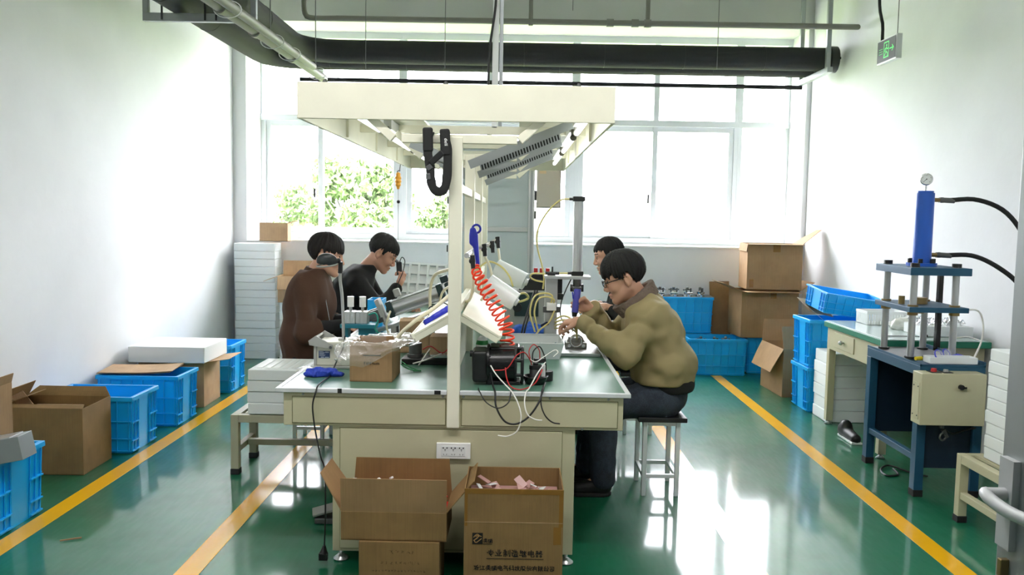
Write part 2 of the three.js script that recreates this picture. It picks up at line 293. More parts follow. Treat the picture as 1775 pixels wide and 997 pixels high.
// the open metal door at the camera's side
{
  const d = new THREE.Group(); d.name = 'door_1'; d.userData.kind = 'structure'; d.position.set(0.85, 0, -0.95); scene.add(d);
  const add = (n, m, f) => { const b = new B(d); f(b); return b.mesh(n, m, d); };
  add('stile', M.galv, (b) => b.box(0.83, 0.87, 0.02, 2.4, -1.44, -1.345, 0.003)); add('stile', M.galv, (b) => b.box(0.83, 0.87, 0.02, 2.4, -0.6, -0.505, 0.003));
  for (const [a, c] of [[0.02, 0.14], [0.94, 1.02], [2.3, 2.4]]) add('rail', M.galv, (b) => b.box(0.832, 0.868, a, c, -1.345, -0.6, 0.003));
  add('pane', M.glass, (b) => b.box(0.848, 0.852, 1.02, 2.3, -1.345, -0.6, 0)); add('door_panel', M.galv, (b) => b.box(0.842, 0.858, 0.14, 0.94, -1.345, -0.6, 0));
  const plate = add('handle_plate', M.castAlu, (b) => b.box(0.818, 0.83, 0.985, 1.135, -1.425, -1.385, 0.006));
  const lev = add('lever_handle', M.castAlu, (b) => { b.cyl([0.825, 1.075, -1.405], [0.788, 1.075, -1.405], 0.011); b.tube([[0.79, 1.075, -1.412], [0.783, 1.074, -1.39], [0.786, 1.068, -1.34], [0.8, 1.066, -1.29]], 0.0105, 24, 10); b.ball([0.8, 1.066, -1.29], 0.0105); });
  add('lock_cylinder', M.brass, (b) => b.box(0.816, 0.832, 0.965 - 0.03, 0.965, -1.412, -1.4, 0.002));
}

// lamps of the room that stand outside the picture, and the ones over the bench
function hungLamp(x, y, z, w, d, power, label) {
  const t = thing('hanging_lamp', label, 'lamp', [x, y, z]);
  new B().box(-w / 2, w / 2, 0.01, 0.06, -d / 2, d / 2).mesh('housing', M.white, t); const e = new B().box(-w / 2 + 0.01, w / 2 - 0.01, 0, 0.01, -d / 2 + 0.01, d / 2 - 0.01, 0).mesh('diffuser', emit(0xf4f8ff, 1.5), t);
  for (const s of [-1, 1]) new B().cyl([s * w * 0.4, 0.06, 0], [s * w * 0.4, HC - y, 0], 0.004, 0.004, 6).mesh('suspension_wire', M.steelDark, t);
  areaLight(0xfcf8f6, power, w, d, [x, y - 0.006, z], [x, 0, z]);
}
hungLamp(-1.0, 3.5, -2.3, 1.2, 0.3, LAMP_CEIL, 'long white lamp hung near the ceiling on the camera side by the crate wall');
hungLamp(0.6, 3.5, -2.3, 1.2, 0.3, LAMP_CEIL, 'long white lamp hung near the ceiling on the camera side by the press wall');
function wallLamp(x, y, z, aim, power, label) {
  const t = thing('flood_lamp', label, 'lamp', [x, y, z]); t.lookAt(...aim);
  new B().box(-0.16, 0.16, -0.12, 0.12, -0.06, -0.012).mesh('housing', M.black, t); new B().box(-0.15, 0.15, -0.11, 0.11, -0.012, 0, 0).mesh('diffuser', emit(0xf4f8ff, 2), t);
  new B().cyl([0, 0, -0.06], [0, 0, -0.2], 0.015).mesh('bracket', M.steelDark, t);
  const a = V(...aim).sub(V(x, y, z)).normalize().multiplyScalar(0.01); areaLight(0xf6f9ff, power, 0.3, 0.22, [x + a.x, y + a.y, z + a.z], aim);
}
wallLamp(-2.3, 2.35, -0.8, [0.6, 1.2, -5], LAMP_KEY, 'black flood lamp high on the door wall, on the crate side');
wallLamp(2.3, 2.1, -0.8, [-1.0, 1.4, -5], LAMP_KEY, 'black flood lamp high on the door wall, on the press side');

// ---------------------------------------------------------------- workbench
const BX = -0.255, BF = -3.66, BR = -7.45, BY = 0.77;      // centre line, front edge, rear edge, top
{
  const t = thing('workbench', 'long cream steel workbench with green top mat and white edge', 'workbench', [BX, 0, -5.5]);
  const w = (f, n, m, p = t) => { const b = new B(t); f(b); return b.mesh(n, m, p); };
  w((b) => b.box(-1.0, 0.488, 0.756, 0.764, BR, BF + 0.012, 0.002), 'worktop', M.cream);
  w((b) => b.box(-0.995, 0.483, 0.764, BY, BR + 0.01, BF + 0.005, 0), 'top_mat', M.mat);
  for (const [a, c] of [[-1.016, -0.283], [-0.227, 0.504]]) w((b) => b.box(a, c, 0.754, BY + 0.003, BF - 0.003, BF + 0.02, 0.003), 'edge_band', M.edge);
  w((b) => b.box(-1.016, -0.995, 0.754, BY + 0.003, BR, BF - 0.003, 0.003), 'edge_band', M.edge); w((b) => b.box(0.483, 0.504, 0.754, BY + 0.003, BR, BF - 0.003, 0.003), 'edge_band', M.edge);
  w((b) => b.box(-0.985, 0.475, 0.608, 0.754, BR + 0.02, BF, 0.003), 'apron', M.cream);
  for (const [a, c] of [[-0.945, -0.288], [-0.218, 0.45]]) {
    const d = w((b) => b.box(a, c, 0.62, 0.733, BF - 0.002, BF + 0.006, 0.003), 'front_panel', M.cream);
    w((b) => b.box(a - 0.003, c + 0.003, 0.617, 0.736, BF - 0.001, BF + 0.001, 0), 'panel_gap', M.gap, d);
  }
  for (const [x, y] of [[-0.9, 0.745], [-0.3, 0.745], [-0.212, 0.745], [0.16, 0.745], [0.41, 0.745], [0.3, 0.613]]) w((b) => b.ball([x, y, BF + 0.002], 0.006, [1, 1, 0.5], 8), 'screw', M.galv);
  for (const z of [BF - 0.01, -5.9]) {
    const p = w((b) => b.box(-0.776, 0.272, 0.05, 0.612, z - 0.5, z, 0.003), 'pedestal', M.cream);
    w((b) => b.box(-0.742, 0.215, 0.065, 0.596, z - 0.01, z + 0.005, 0.002), 'pedestal_panel', M.cream, p);
    w((b) => b.box(-0.745, 0.218, 0.062, 0.599, z - 0.01, z + 0.001, 0), 'panel_gap', M.gap, p);
    for (const x of [-0.745, 0.245]) for (const zz of [z - 0.46, z - 0.035]) w((b) => b.lathe([[0.0, 0.0], [0.033, 0.002], [0.034, 0.008], [0.012, 0.026], [0.008, 0.03], [0.008, 0.055], [0, 0.055]], [x, 0, zz], 18), 'levelling_foot', M.silver);
  }
  // posts with T brackets that carry the hood
  for (const z of [BF + 0.016, -4.75, -5.85, -6.95]) {
    const p = w((b) => b.box(BX - 0.027, BX + 0.027, 0.61, 1.846, z - 0.05, z, 0.004), 'post', M.creamHood);
    const y = 1.838; w((b) => { b.box(-0.485, 0.0, y - 0.018, y + 0.018, z - 0.045, z - 0.005, 0.003); for (const s of [-1, 1]) b.bx([BX + s * 0.335, y + 0.062, z - 0.025], [0.19, 0.036, 0.038], [0, 0, s * 0.73], 0.003); }, 'bracket_arm', M.creamHood, p);
  }
  for (const y of [1.62, 1.08]) w((b) => b.box(BX - 0.014, BX + 0.014, y, y + 0.04, -6.9, BF - 0.03, 0.003), 'rail', M.creamHood);
  // sloping shelves on both sides of the posts
  for (const s of [-1, 1]) w((b) => { const L = 0.195, a = s * -0.53, ox = Math.cos(0.53) * L, cx = BX + s * (0.024 + ox / 2), cy = 1.035; b.bx([cx, cy, -4.35], [L, 0.01, 1.1], [0, 0, a], 0.002); b.bx([cx - Math.sin(0.53) * s * 0.014, cy - 0.016, -3.807], [L, 0.03, 0.01], [0, 0, a], 0.002); b.bx([BX + s * (0.024 + ox), 0.982, -4.35], [0.01, 0.026, 1.1], [0, 0, a], 0.002); }, 'sloping_shelf', M.creamHood);
  w((b) => b.box(BX - 0.022, BX - 0.008, 0.775, 1.0, -6.9, BF - 0.2, 0), 'divider', M.creamHood);
  const so = w((b) => b.box(-0.325, -0.178, 0.473, 0.543, BF - 0.006, BF + 0.008, 0.003), 'socket_panel', M.whiteGloss);
  w((b) => b.box(-0.304, -0.2, 0.486, 0.53, BF + 0.006, BF + 0.0095, 0.001), 'socket_face', M.white, so);
  w((b) => { for (let k = 0; k < 3; k++) { const x = -0.287 + k * 0.035; for (const s of [-1, 1]) { b.cyl([x + s * 0.008, 0.522, BF + 0.009], [x + s * 0.008, 0.522, BF + 0.0105], 0.0032, 0.0032, 8); b.bx([x + s * 0.006, 0.494, BF + 0.0098], [0.0018, 0.006, 0.001], [0, 0, s * -0.5], 0); } b.bx([x, 0.511, BF + 0.0098], [0.0022, 0.006, 0.001], [0, 0, 0], 0); b.bx([x, 0.516, BF + 0.0098], [0.007, 0.0018, 0.001], [0, 0, 0], 0); } }, 'socket_holes', M.black, so);
  w((b) => b.box(-0.748, -0.73, 0.755, 0.7745, BF + 0.0185, BF + 0.0215, 0), 'edge_tear', M.black); w((b) => b.box(-0.335, -0.308, 0.757, 0.7735, BF + 0.0185, BF + 0.0215, 0), 'edge_tear', M.black);
}

// ---------------------------------------------------------------- hood over the bench
const HX0 = -0.915, HX1 = 0.403, HY0 = 1.91, HY1 = 2.06, HZ0 = -3.625, HZ1 = -7.4;
{
  const t = thing('lighting_hood', 'large cream rectangular lighting hood standing on posts over the workbench', 'hood', [BX, 1.9, -5.5]);
  const w = (f, n, m, p = t) => { const b = new B(t); f(b); return b.mesh(n, m, p); };
  w((b) => b.box(HX0, HX1, HY0, HY1, HZ0 - 0.015, HZ0, 0.003), 'front_board', M.creamHood); w((b) => b.box(HX0, HX1, HY0, HY1, HZ1, HZ1 + 0.015, 0.003), 'rear_board', M.creamHood);
  w((b) => b.box(HX0, HX0 + 0.015, HY0, HY1, HZ1 + 0.015, HZ0 - 0.015, 0.003), 'side_board', M.creamHood); w((b) => b.box(HX1 - 0.015, HX1, HY0, HY1, HZ1 + 0.015, HZ0 - 0.015, 0.003), 'side_board', M.creamHood);
  w((b) => b.box(HX0 + 0.015, -0.52, HY1 - 0.02, HY1 - 0.01, HZ1 + 0.015, HZ0 - 0.015, 0), 'top_sheet', M.creamHood); w((b) => b.box(0.01, HX1 - 0.015, HY1 - 0.02, HY1 - 0.01, HZ1 + 0.015, HZ0 - 0.015, 0), 'top_sheet', M.creamHood);
  for (const z of [-4.15, -5.0, -6.05, -6.9]) w((b) => b.box(HX0 + 0.015, HX1 - 0.015, HY1 - 0.075, HY1 - 0.03, z - 0.03, z, 0.002), 'cross_beam', M.creamHood);
  for (const x of [-0.9, 0.388]) for (const z of [-4.6, -5.55, -6.5]) w((b) => b.box(x - 0.012, x + 0.012, HY0 + 0.01, HY1 - 0.02, z - 0.008, z, 0), 'stiffener', M.creamHood);
  // perforated galvanised channels that rise from the posts to the lamp rows
  for (const s of [-1, 1]) for (const z of [-4.0, -4.95, -6.1]) {
    const a = s * 0.39, cx = BX + (s > 0 ? 0.27 : -0.135), cy = s > 0 ? 1.85 : 1.81;
    const nx = -Math.sin(a), ny = Math.cos(a), L = s > 0 ? 0.5 : 0.2;
    const c = w((b) => { b.bx([cx, cy - 0.006, z + 0.05], [L, 0.04, 0.003], [0, 0, a], 0); b.bx([cx, cy, z - 0.05], [L, 0.026, 0.003], [0, 0, a], 0); b.bx([cx + nx * 0.013, cy + ny * 0.013, z], [L, 0.003, 0.1], [0, 0, a], 0); }, 'cable_channel', M.galv);
    if (z < -6) continue;
    const pz = z - 0.45, pc = w((b) => { b.bx([cx + nx * 0.02, cy + ny * 0.02, pz], [L * 0.86, 0.008, 0.004], [0, 0, a], 0); b.bx([cx - nx * 0.022, cy - ny * 0.022, pz], [L * 0.86, 0.008, 0.004], [0, 0, a], 0); for (let k = 0; k <= 28; k++) { const u = -L * 0.43 + k * L * 0.86 / 28; b.bx([cx + Math.cos(a) * u - nx * 0.001, cy + Math.sin(a) * u - ny * 0.001, pz], [0.007, 0.04, 0.004], [0, 0, a - 0.12], 0); } }, 'slotted_strip', M.galv);
    w((b) => b.bx([cx, cy, pz - 0.02], [L * 0.86, 0.045, 0.003], [0, 0, a], 0), 'strip_back', M.black, pc);
  }
  for (const x of [-0.8, -0.3, 0.25]) w((b) => b.cyl([x, HY1, HZ0 - 0.01], [x, HY1 + 0.012, HZ0 - 0.01], 0.012, 0.005, 8), 'bolt', M.steelDark);
}
const tubeSpots = [[-4.45, -3.68], [-5.68, -4.69], [-6.98, -5.87]], ord = ['nearest the front', 'middle one', 'farthest back'];
for (const [x, side] of [[-0.7, 'on the brown-jacket side'], [0.3, 'on the green-jacket side']]) tubeSpots.forEach(([z0, z1], i) => {
  const t = thing('tube_lamp', `lit tube lamp under the hood ${side}, ${ord[i]}`, 'lamp', [x, 1.95, (z0 + z1) / 2], 0, 'tube lamps under the hood'), w = (f, n, m) => { const b = new B(t); f(b); return b.mesh(n, m, t); };
  w((b) => b.box(x - 0.022, x + 0.022, 1.975, 2.03, z0 + 0.02, z1 - 0.02, 0.004), 'housing', M.white);
  w((b) => b.cyl([x, 1.945, z0 + 0.02], [x, 1.945, z1 - 0.02], 0.013, 0.013, 12), 'tube', emit(0xfbfff8, 4));
  for (const z of [z0, z1 - 0.02]) w((b) => b.cyl([x, 1.947, z], [x, 1.947, z + 0.02], 0.018, 0.018, 12).box(x - 0.012, x + 0.012, 1.947, 1.99, z, z + 0.02), 'lamp_holder', M.conduit);
  areaLight(0xfbfffa, LAMP_HOOD, 0.05, z1 - z0, [x, 1.928, (z0 + z1) / 2], [x, 0, (z0 + z1) / 2]);
});

// ---------------------------------------------------------------- pipes under the ceiling
const PYc = 3.04;
function bigPipe(x, z, label, xe) {
  const b = new B(), pts = [[x, PYc, -1.2], [x, PYc, -4], [x, PYc, z + 0.75]], t = thing('insulated_pipe', label, 'pipe', [x, PYc, z]);
  const p = new THREE.CurvePath(), R = 0.42; p.add(new THREE.LineCurve3(V(x, PYc, -1.2), V(x, PYc, z + R))); p.add(new THREE.QuadraticBezierCurve3(V(x, PYc, z + R), V(x, PYc, z), V(x + R, PYc, z))); p.add(new THREE.LineCurve3(V(x + R, PYc, z), V(xe, PYc, z)));
  class C extends THREE.Curve { getPoint(u) { return p.getPoint(u); } }
  const g = new B(t); g.add(new THREE.TubeGeometry(new C(), 150, 0.108, 24)); g.mesh('pipe', M.insulation, t);
  const c = new B(t); c.cyl([xe - 0.02, PYc, z], [xe + 0.05, PYc, z], 0.122, 0.122, 24); for (let k = 0; k < 6; k++) c.cyl([xe + 0.05, PYc + Math.sin(k) * 0.09, z + Math.cos(k) * 0.09], [xe + 0.065, PYc + Math.sin(k) * 0.09, z + Math.cos(k) * 0.09], 0.012, 0.012, 6); c.mesh('flange', M.black, t);
  const s = new B(t); for (let k = 0; k < 6; k++) s.ring([x + 0.6 + k * 0.75, PYc, z], 0.109, 0.002, [0, PI / 2, 0]); for (let k = 0; k < 6; k++) s.ring([x, PYc, -2.2 - k * 0.95], 0.109, 0.002); s.mesh('tape_seam', M.black, t);
}
bigPipe(-2.05, -8.3, 'thick black insulated pipe in front that turns the corner and crosses the window', 2.93);
bigPipe(-2.45, -8.68, 'thick black insulated pipe behind, next to the crate wall and the window', 2.9);
single('thin_pipe', new B().cyl([-2.2, 2.86, -8.85], [2.85, 2.86, -8.85], 0.021, 0.021, 10), M.insulation, 'thin black pipe running straight across the window just above the hood', 'pipe');
{
  const t = thing('conduit_pair', 'two grey conduits tied together that run beside the thick pipes towards the hood', 'conduit', [-1.66, 2.66, -5]), w = (f, n, m) => { const b = new B(t); f(b); return b.mesh(n, m, t); };
  w((b) => b.cyl([-1.685, 2.66, -1.5], [-1.685, 2.68, -7.6], 0.036, 0.036, 14), 'conduit', M.conduit); w((b) => b.cyl([-1.612, 2.655, -1.5], [-1.612, 2.665, -6.9], 0.028, 0.028, 14), 'conduit', M.conduit);
  for (const z of [-5.0, -5.9, -6.35, -7.2]) w((b) => b.add(new THREE.TorusGeometry(0.068, 0.0035, 6, 20), new THREE.Matrix4().compose(V(-1.652, 2.66, z), new THREE.Quaternion(), V(1.15, 0.72, 1))), 'cable_tie', M.white);
  for (const z of [-4.95, -5.6, -6.5]) w((b) => b.cyl([-1.685, 2.665, z], [-1.685, 2.67, z - 0.07], 0.04, 0.04, 14), 'coupling', M.conduit);
  for (const z of [-5.85, -7.15]) w((b) => b.cyl([-1.65, 2.68, z], [-1.65, HC, z], 0.004, 0.004, 6), 'hanger_wire', M.steelDark);
}
{
  const t = thing('pipe_bracket', 'grey steel channel bracket holding both thick pipes near the crate wall', 'bracket', [-2.3, 2.9, -6.34]), w = (f, n, m) => { const b = new B(t); f(b); return b.mesh(n, m, t); };
  w((b) => b.box(-2.7, -1.885, 2.87, 2.93, -6.36, -6.32, 0.003), 'crossbar', M.galv); for (const x of [-2.68, -1.905]) w((b) => b.box(x - 0.02, x + 0.02, 2.93, HC, -6.36, -6.32, 0.003), 'hanger', M.galv);
  for (const x of [-2.56, -2.25, -2.17]) w((b) => b.box(x - 0.006, x + 0.006, 2.88, 3.12, -6.325, -6.315, 0), 'clip', M.black);
}
{
  const t = thing('pipe_bracket', 'grey steel trapeze bracket holding both thick pipes at the press wall', 'bracket', [2.83, 2.9, -8.4]), w = (f, n, m) => { const b = new B(t); f(b); return b.mesh(n, m, t); };
  w((b) => b.bx([2.83, 2.9, -8.44], [0.05, 0.05, 0.86]), 'crossbar', M.galv); for (const z of [-8.08, -8.84]) w((b) => b.box(2.81, 2.85, 2.9, HC, z - 0.02, z + 0.02, 0.003), 'hanger', M.galv);
}
{
  const t = thing('gas_pipe', 'thin beige pipe crossing below the ceiling with an elbow and two drops', 'pipe', [0.3, 3.24, -7.8]), w = (f, n, m) => { const b = new B(t); f(b); return b.mesh(n, m, t); };
  w((b) => b.tube([[-1.9, 3.9, -7.8], [-1.9, 3.5, -7.8], [-1.9, 3.3, -7.8], [-1.88, 3.25, -7.8], [-1.82, 3.235, -7.8], [-1.6, 3.235, -7.8]], 0.024, 30).cyl([-1.9, 3.8, -7.8], [-1.9, HC, -7.8], 0.024), 'elbow_drop', M.conduit);
  w((b) => b.cyl([-1.62, 3.235, -7.8], [2.98, 3.235, -7.8], 0.025, 0.025, 12).ball([2.98, 3.235, -7.8], 0.025), 'run', M.conduit);
  for (const [x, l] of [[0.1, 0], [1.13, 1]]) w((b) => b.cyl([x, 3.2, -7.8], [x, HC, -7.8], 0.02, 0.02, 10), 'drop', M.conduit);
  for (const x of [0.8, 1.02, 1.13]) w((b) => b.cyl([x - 0.03, 3.235, -7.8], [x + 0.03, 3.235, -7.8], 0.036, 0.036, 12), 'coupling', M.conduit);
}
{
  const t = thing('hood_hanger', 'white steel hanger with black cable dropping from the ceiling onto the hood', 'hanger', [-0.14, 2.06, -5.0]), w = (f, n, m) => { const b = new B(t); f(b); return b.mesh(n, m, t); };
  w((b) => b.box(-0.15, -0.115, 2.02, HC, -5.04, -5.0, 0.003), 'white_channel', M.white); w((b) => b.box(-0.112, -0.09, 2.02, HC, -5.06, -5.04, 0.002), 'strut', M.galv);
  w((b) => b.tube([[-0.13, HC, -4.97], [-0.13, 3.0, -4.97], [-0.135, 2.7, -4.97], [-0.165, 2.45, -4.97], [-0.17, 2.06, -4.97]], 0.007, 40), 'power_cable', M.black);
}
{
  const rods = [[-1.2, -6.9], [0.42, -7.0], [1.62, -7.2], [-0.62, -7.4]];
  rods.forEach(([x, z], i) => single('ceiling_wire', new B().cyl([x, 2.6 + (i ? 0.15 : 0) + (i === 1 ? 0.4 : 0), z], [x, HC, z], 0.003, 0.003, 6), M.steelDark, ['thin wire hanging from the ceiling between the conduits and the pipe elbow', 'thin wire hanging from the ceiling just past the hood hanger', 'thin wire hanging from the ceiling by the second pipe drop', 'thin wire hanging from the ceiling halfway between elbow and hood hanger'][i], 'wire'));
}
// exit sign
{
  const t = thing('exit_sign', 'black hanging exit sign with green running figure and arrow on the press wall', 'sign', [2.6, 2.74, -6.25]), w = (f, n, m) => { const b = new B(t); f(b); return b.mesh(n, m, t); };
  w((b) => b.box(2.6, 2.64, 2.655, 2.825, -6.41, -6.09, 0.004), 'sign_box', M.silver);
  const art = print(512, 256, (g) => {
    g.fillStyle = '#16211a'; g.fillRect(0, 0, 512, 256); g.strokeStyle = g.fillStyle = '#4fd36b'; g.lineWidth = 16; g.lineCap = 'round'; g.strokeRect(190, 36, 130, 175);
    g.beginPath(); g.arc(262, 74, 16, 0, 7); g.fill(); g.beginPath(); g.moveTo(258, 98); g.lineTo(246, 145); g.lineTo(216, 190); g.moveTo(246, 145); g.lineTo(288, 165); g.lineTo(292, 205); g.moveTo(258, 102); g.lineTo(296, 122); g.lineTo(318, 108); g.moveTo(256, 102); g.lineTo(222, 112); g.lineTo(212, 140); g.stroke();
    g.beginPath(); g.moveTo(350, 128); g.lineTo(450, 128); g.moveTo(418, 96); g.lineTo(454, 128); g.lineTo(418, 160); g.stroke(); g.lineWidth = 6; for (const y of [100, 128, 156]) { g.beginPath(); g.moveTo(50, y); g.lineTo(150, y); g.stroke(); }
  });
  decal('sign_face', t, sm(0xffffff, 0.4, 0, { map: art, emissiveMap: art, emissive: new THREE.Color(1, 1, 1), emissiveIntensity: 0.35 }), 0.3, 0.15, [-0.0025, 0, 0], [0, -PI / 2, 0]);
  w((b) => b.cyl([2.62, 2.82, -6.13], [2.62, HC, -6.13], 0.003, 0.003, 6), 'hanger_wire', M.steelDark);
  w((b) => b.tube([[2.62, 2.82, -6.38], [2.62, 2.95, -6.39], [2.6, 3.05, -6.4], [2.59, 3.3, -6.4], [2.6, HC, -6.4]], 0.012, 40), 'power_cable', M.black);
}
// aluminium framed tower at the far end of the bench, board beside it
{
  const t = thing('machine_tower', 'tall aluminium-framed tower with frosted grey panels at the far bench end', 'machine enclosure', [-0.22, 0, -7.85]), w = (f, n, m) => { const b = new B(t); f(b); return b.mesh(n, m, t); };
  for (const x of [-0.59, 0.105]) for (const z of [-8.2, -7.56]) { const p = w((b) => b.box(x, x + 0.055, 0, 2.15, z - 0.055, z, 0.004), 'upright', M.silver); const g = new B(t); g.box(x + 0.018, x + 0.037, 0.01, 2.14, z - 0.002, z + 0.001, 0); g.mesh('groove', M.aluDark, p); }
  for (const y of [0.1, 1.385, 2.095]) w((b) => b.box(-0.535, 0.105, y, y + 0.04, -7.6, -7.565, 0.004), 'crossbar', M.silver);
  for (const [a, c] of [[0.14, 1.385], [1.425, 2.095]]) { w((b) => b.box(-0.535, 0.105, a, c, -7.585, -7.58, 0), 'front_pane', M.frost); w((b) => b.box(-0.56, -0.555, a, c, -8.2, -7.6, 0), 'side_pane', M.frost); w((b) => b.box(0.13, 0.135, a, c, -8.2, -7.6, 0), 'side_pane', M.frost); }
  w((b) => b.box(-0.59, 0.16, 2.15, 2.17, -8.26, -7.55, 0.003), 'roof_sheet', M.silver);
  for (const y of [1.66, 1.5]) w((b) => b.box(0.16, 0.175, y, y + 0.07, -7.6, -7.57, 0.003), 'hinge', M.black);
  for (const y of [1.62, 1.2]) w((b) => b.box(-0.602, -0.59, y, y + 0.06, -7.6, -7.57, 0.003), 'hinge', M.black);
}
{
  const t = thing('notice_board', 'pale notice board with thin black frame beside the aluminium tower', 'notice board', [0.3, 1.75, -7.7]), w = (f, n, m) => { const b = new B(t); f(b); return b.mesh(n, m, t); };
  w((b) => b.box(0.178, 0.392, 1.6, 2.1, -7.72, -7.7, 0.003), 'frame', M.black); w((b) => b.box(0.178, 0.385, 1.608, 2.09, -7.7, -7.697, 0), 'board', sm(0xd3c8ba, 0.7)); w((b) => b.box(0.2, 0.26, 1.9, 1.99, -7.697, -7.695, 0), 'paper', sm(0xe6c9a2, 0.7)); w((b) => b.box(0.16, 0.18, 1.7, 1.75, -7.73, -7.7, 0), 'bracket', M.black);
}

// ---------------------------------------------------------------- crates, cartons, foam
function makeCrate(name, label, w = 0.58, d = 0.4, h = 0.36) {   // ribbed plastic crate, long side along x, origin at the base centre
  const t = thing(name, label, 'crate'), T = 0.006, bw = w - 0.05, bd = d - 0.05, X = (y) => (bw + (w - 0.03 - bw) * (y / h)) / 2, Z = (y) => (bd + (d - 0.03 - bd) * (y / h)) / 2;
  const part = (n, f, p = t) => { const b = new B(); f(b); return b.mesh(n, M.crate, p); };
  const wall = (x0, z0, x1, z1) => {                                // one leaning wall between two bottom corners (signs), with thickness
    const g = new THREE.BufferGeometry(), P = [], I = [];
    for (const o of [0, 1]) for (const y of [0, h]) for (const [sx, sz] of [[x0, z0], [x1, z1]]) P.push(sx * (X(y) - o * T), y, sz * (Z(y) - o * T));
    const q = (a, b, c, e) => I.push(a, b, c, a, c, e); q(0, 1, 3, 2); q(5, 4, 6, 7); q(2, 3, 7, 6); q(1, 0, 4, 5); q(0, 2, 6, 4); q(3, 1, 5, 7);
    g.setAttribute('position', new THREE.Float32BufferAttribute(P, 3)); g.setIndex(I); const n = g.toNonIndexed(); n.computeVertexNormals(); return n;
  };
  part('base', (b) => b.box(-bw / 2, bw / 2, 0.004, 0.014, -bd / 2, bd / 2, 0));
  for (const [a, c, e, f] of [[-1, 1, 1, 1], [1, 1, 1, -1], [1, -1, -1, -1], [-1, -1, -1, 1]]) part('side_wall', (b) => b.add(wall(a, c, e, f)));
  part('rim', (b) => { for (const s of [-1, 1]) { b.box(-w / 2, w / 2, h - 0.012, h, s * d / 2, s * (d / 2 - 0.022), 0.003).box(s * w / 2, s * (w / 2 - 0.022), h - 0.012, h, -d / 2 + 0.02, d / 2 - 0.02, 0.003); b.box(-w / 2, w / 2, h - 0.026, h - 0.01, s * (d / 2), s * (d / 2 - 0.004), 0).box(s * w / 2, s * (w / 2 - 0.004), h - 0.026, h - 0.01, -d / 2, d / 2, 0); } });
  for (const s of [-1, 1]) {
    part('rib_grid', (b) => { for (let k = 0; k <= 7; k++) { const u = -0.96 + k * 0.274; const x0 = u * X(0), x1 = u * X(h - 0.03); b.cyl([x0, 0.005, s * (Z(0) + 0.004)], [x1, h - 0.03, s * (Z(h - 0.03) + 0.005)], 0.0038, 0.0038, 4); } for (const y of [0.012, 0.09, 0.2]) b.box(-X(y) - 0.004, X(y) + 0.004, y, y + 0.006, s * (Z(y) - 0.002), s * (Z(y) + 0.011), 0); });
    for (const e of [-1, 1]) part('rib_grid', (b) => { for (const u of [0.46, 0.72, 0.97]) b.cyl([s * (X(0) + 0.004), 0.005, e * u * Z(0)], [s * (X(h - 0.03) + 0.006), h - 0.03, e * u * Z(h - 0.03)], 0.005, 0.005, 4); for (const y of [0.012, 0.075, 0.19]) b.box(s * (X(y) - 0.002), s * (X(y) + 0.015), y, y + 0.007, e * Z(y) * 0.44, e * (Z(y) + 0.004), 0); });
  }
  return t;
}
const crate0 = makeCrate('blue_crate', 'bright blue ribbed plastic crate in front, holding a grey metal device and carton flaps');
crate0.position.set(-2.63, 0, -4.05);
copy(crate0, [-2.645, 0, -5.47], 0, 'empty blue ribbed crate right behind the large torn brown carton');
copy(crate0, [-2.635, 0, -6.17], 0, 'blue ribbed crate covered by loose flat cardboard sheets');
copy(crate0, [-2.64, 0, -7.33], 0, 'blue ribbed crate farthest along the crate wall, beyond the white foam slab').scale.set(1, 1.12, 1);
copy(crate0, [1.99, 0, -8.56], 0, 'blue crate with chrome pump parts at the end of the yellow floor line');
copy(crate0, [1.7, 0, -8.93], 0, 'lower blue crate of the tall pair under the window, behind the parts crate').scale.set(1.12, 1, 0.9);
copy(crate0, [1.7, 0.365, -8.93], 0, 'upper blue crate of the tall pair, chrome valves standing on its rim').scale.set(1.12, 1.02, 0.9);
copy(crate0, [2.6, 0, -8.6], 0, 'blue crate in shadow under the two stacked brown cartons').position.z = -8.72;
copy(crate0, [2.62, 0, -7.0], 0.02, 'lower blue crate of the pair next to the white foam blocks');
copy(crate0, [2.62, 0.362, -7.0], 0.02, 'upper blue crate of the pair next to the white foam blocks, loose card inside').scale.set(1, 1.06, 1);
{ const c = copy(crate0, [2.66, 0.77, -6.55], 0.05, 'tilted blue crate leaning against the wall on top of the crate pair'); c.rotation.set(0.12, 0.1, -0.16); c.position.set(2.66, 0.79, -6.95); c.scale.set(0.96, 0.45, 0.95); }

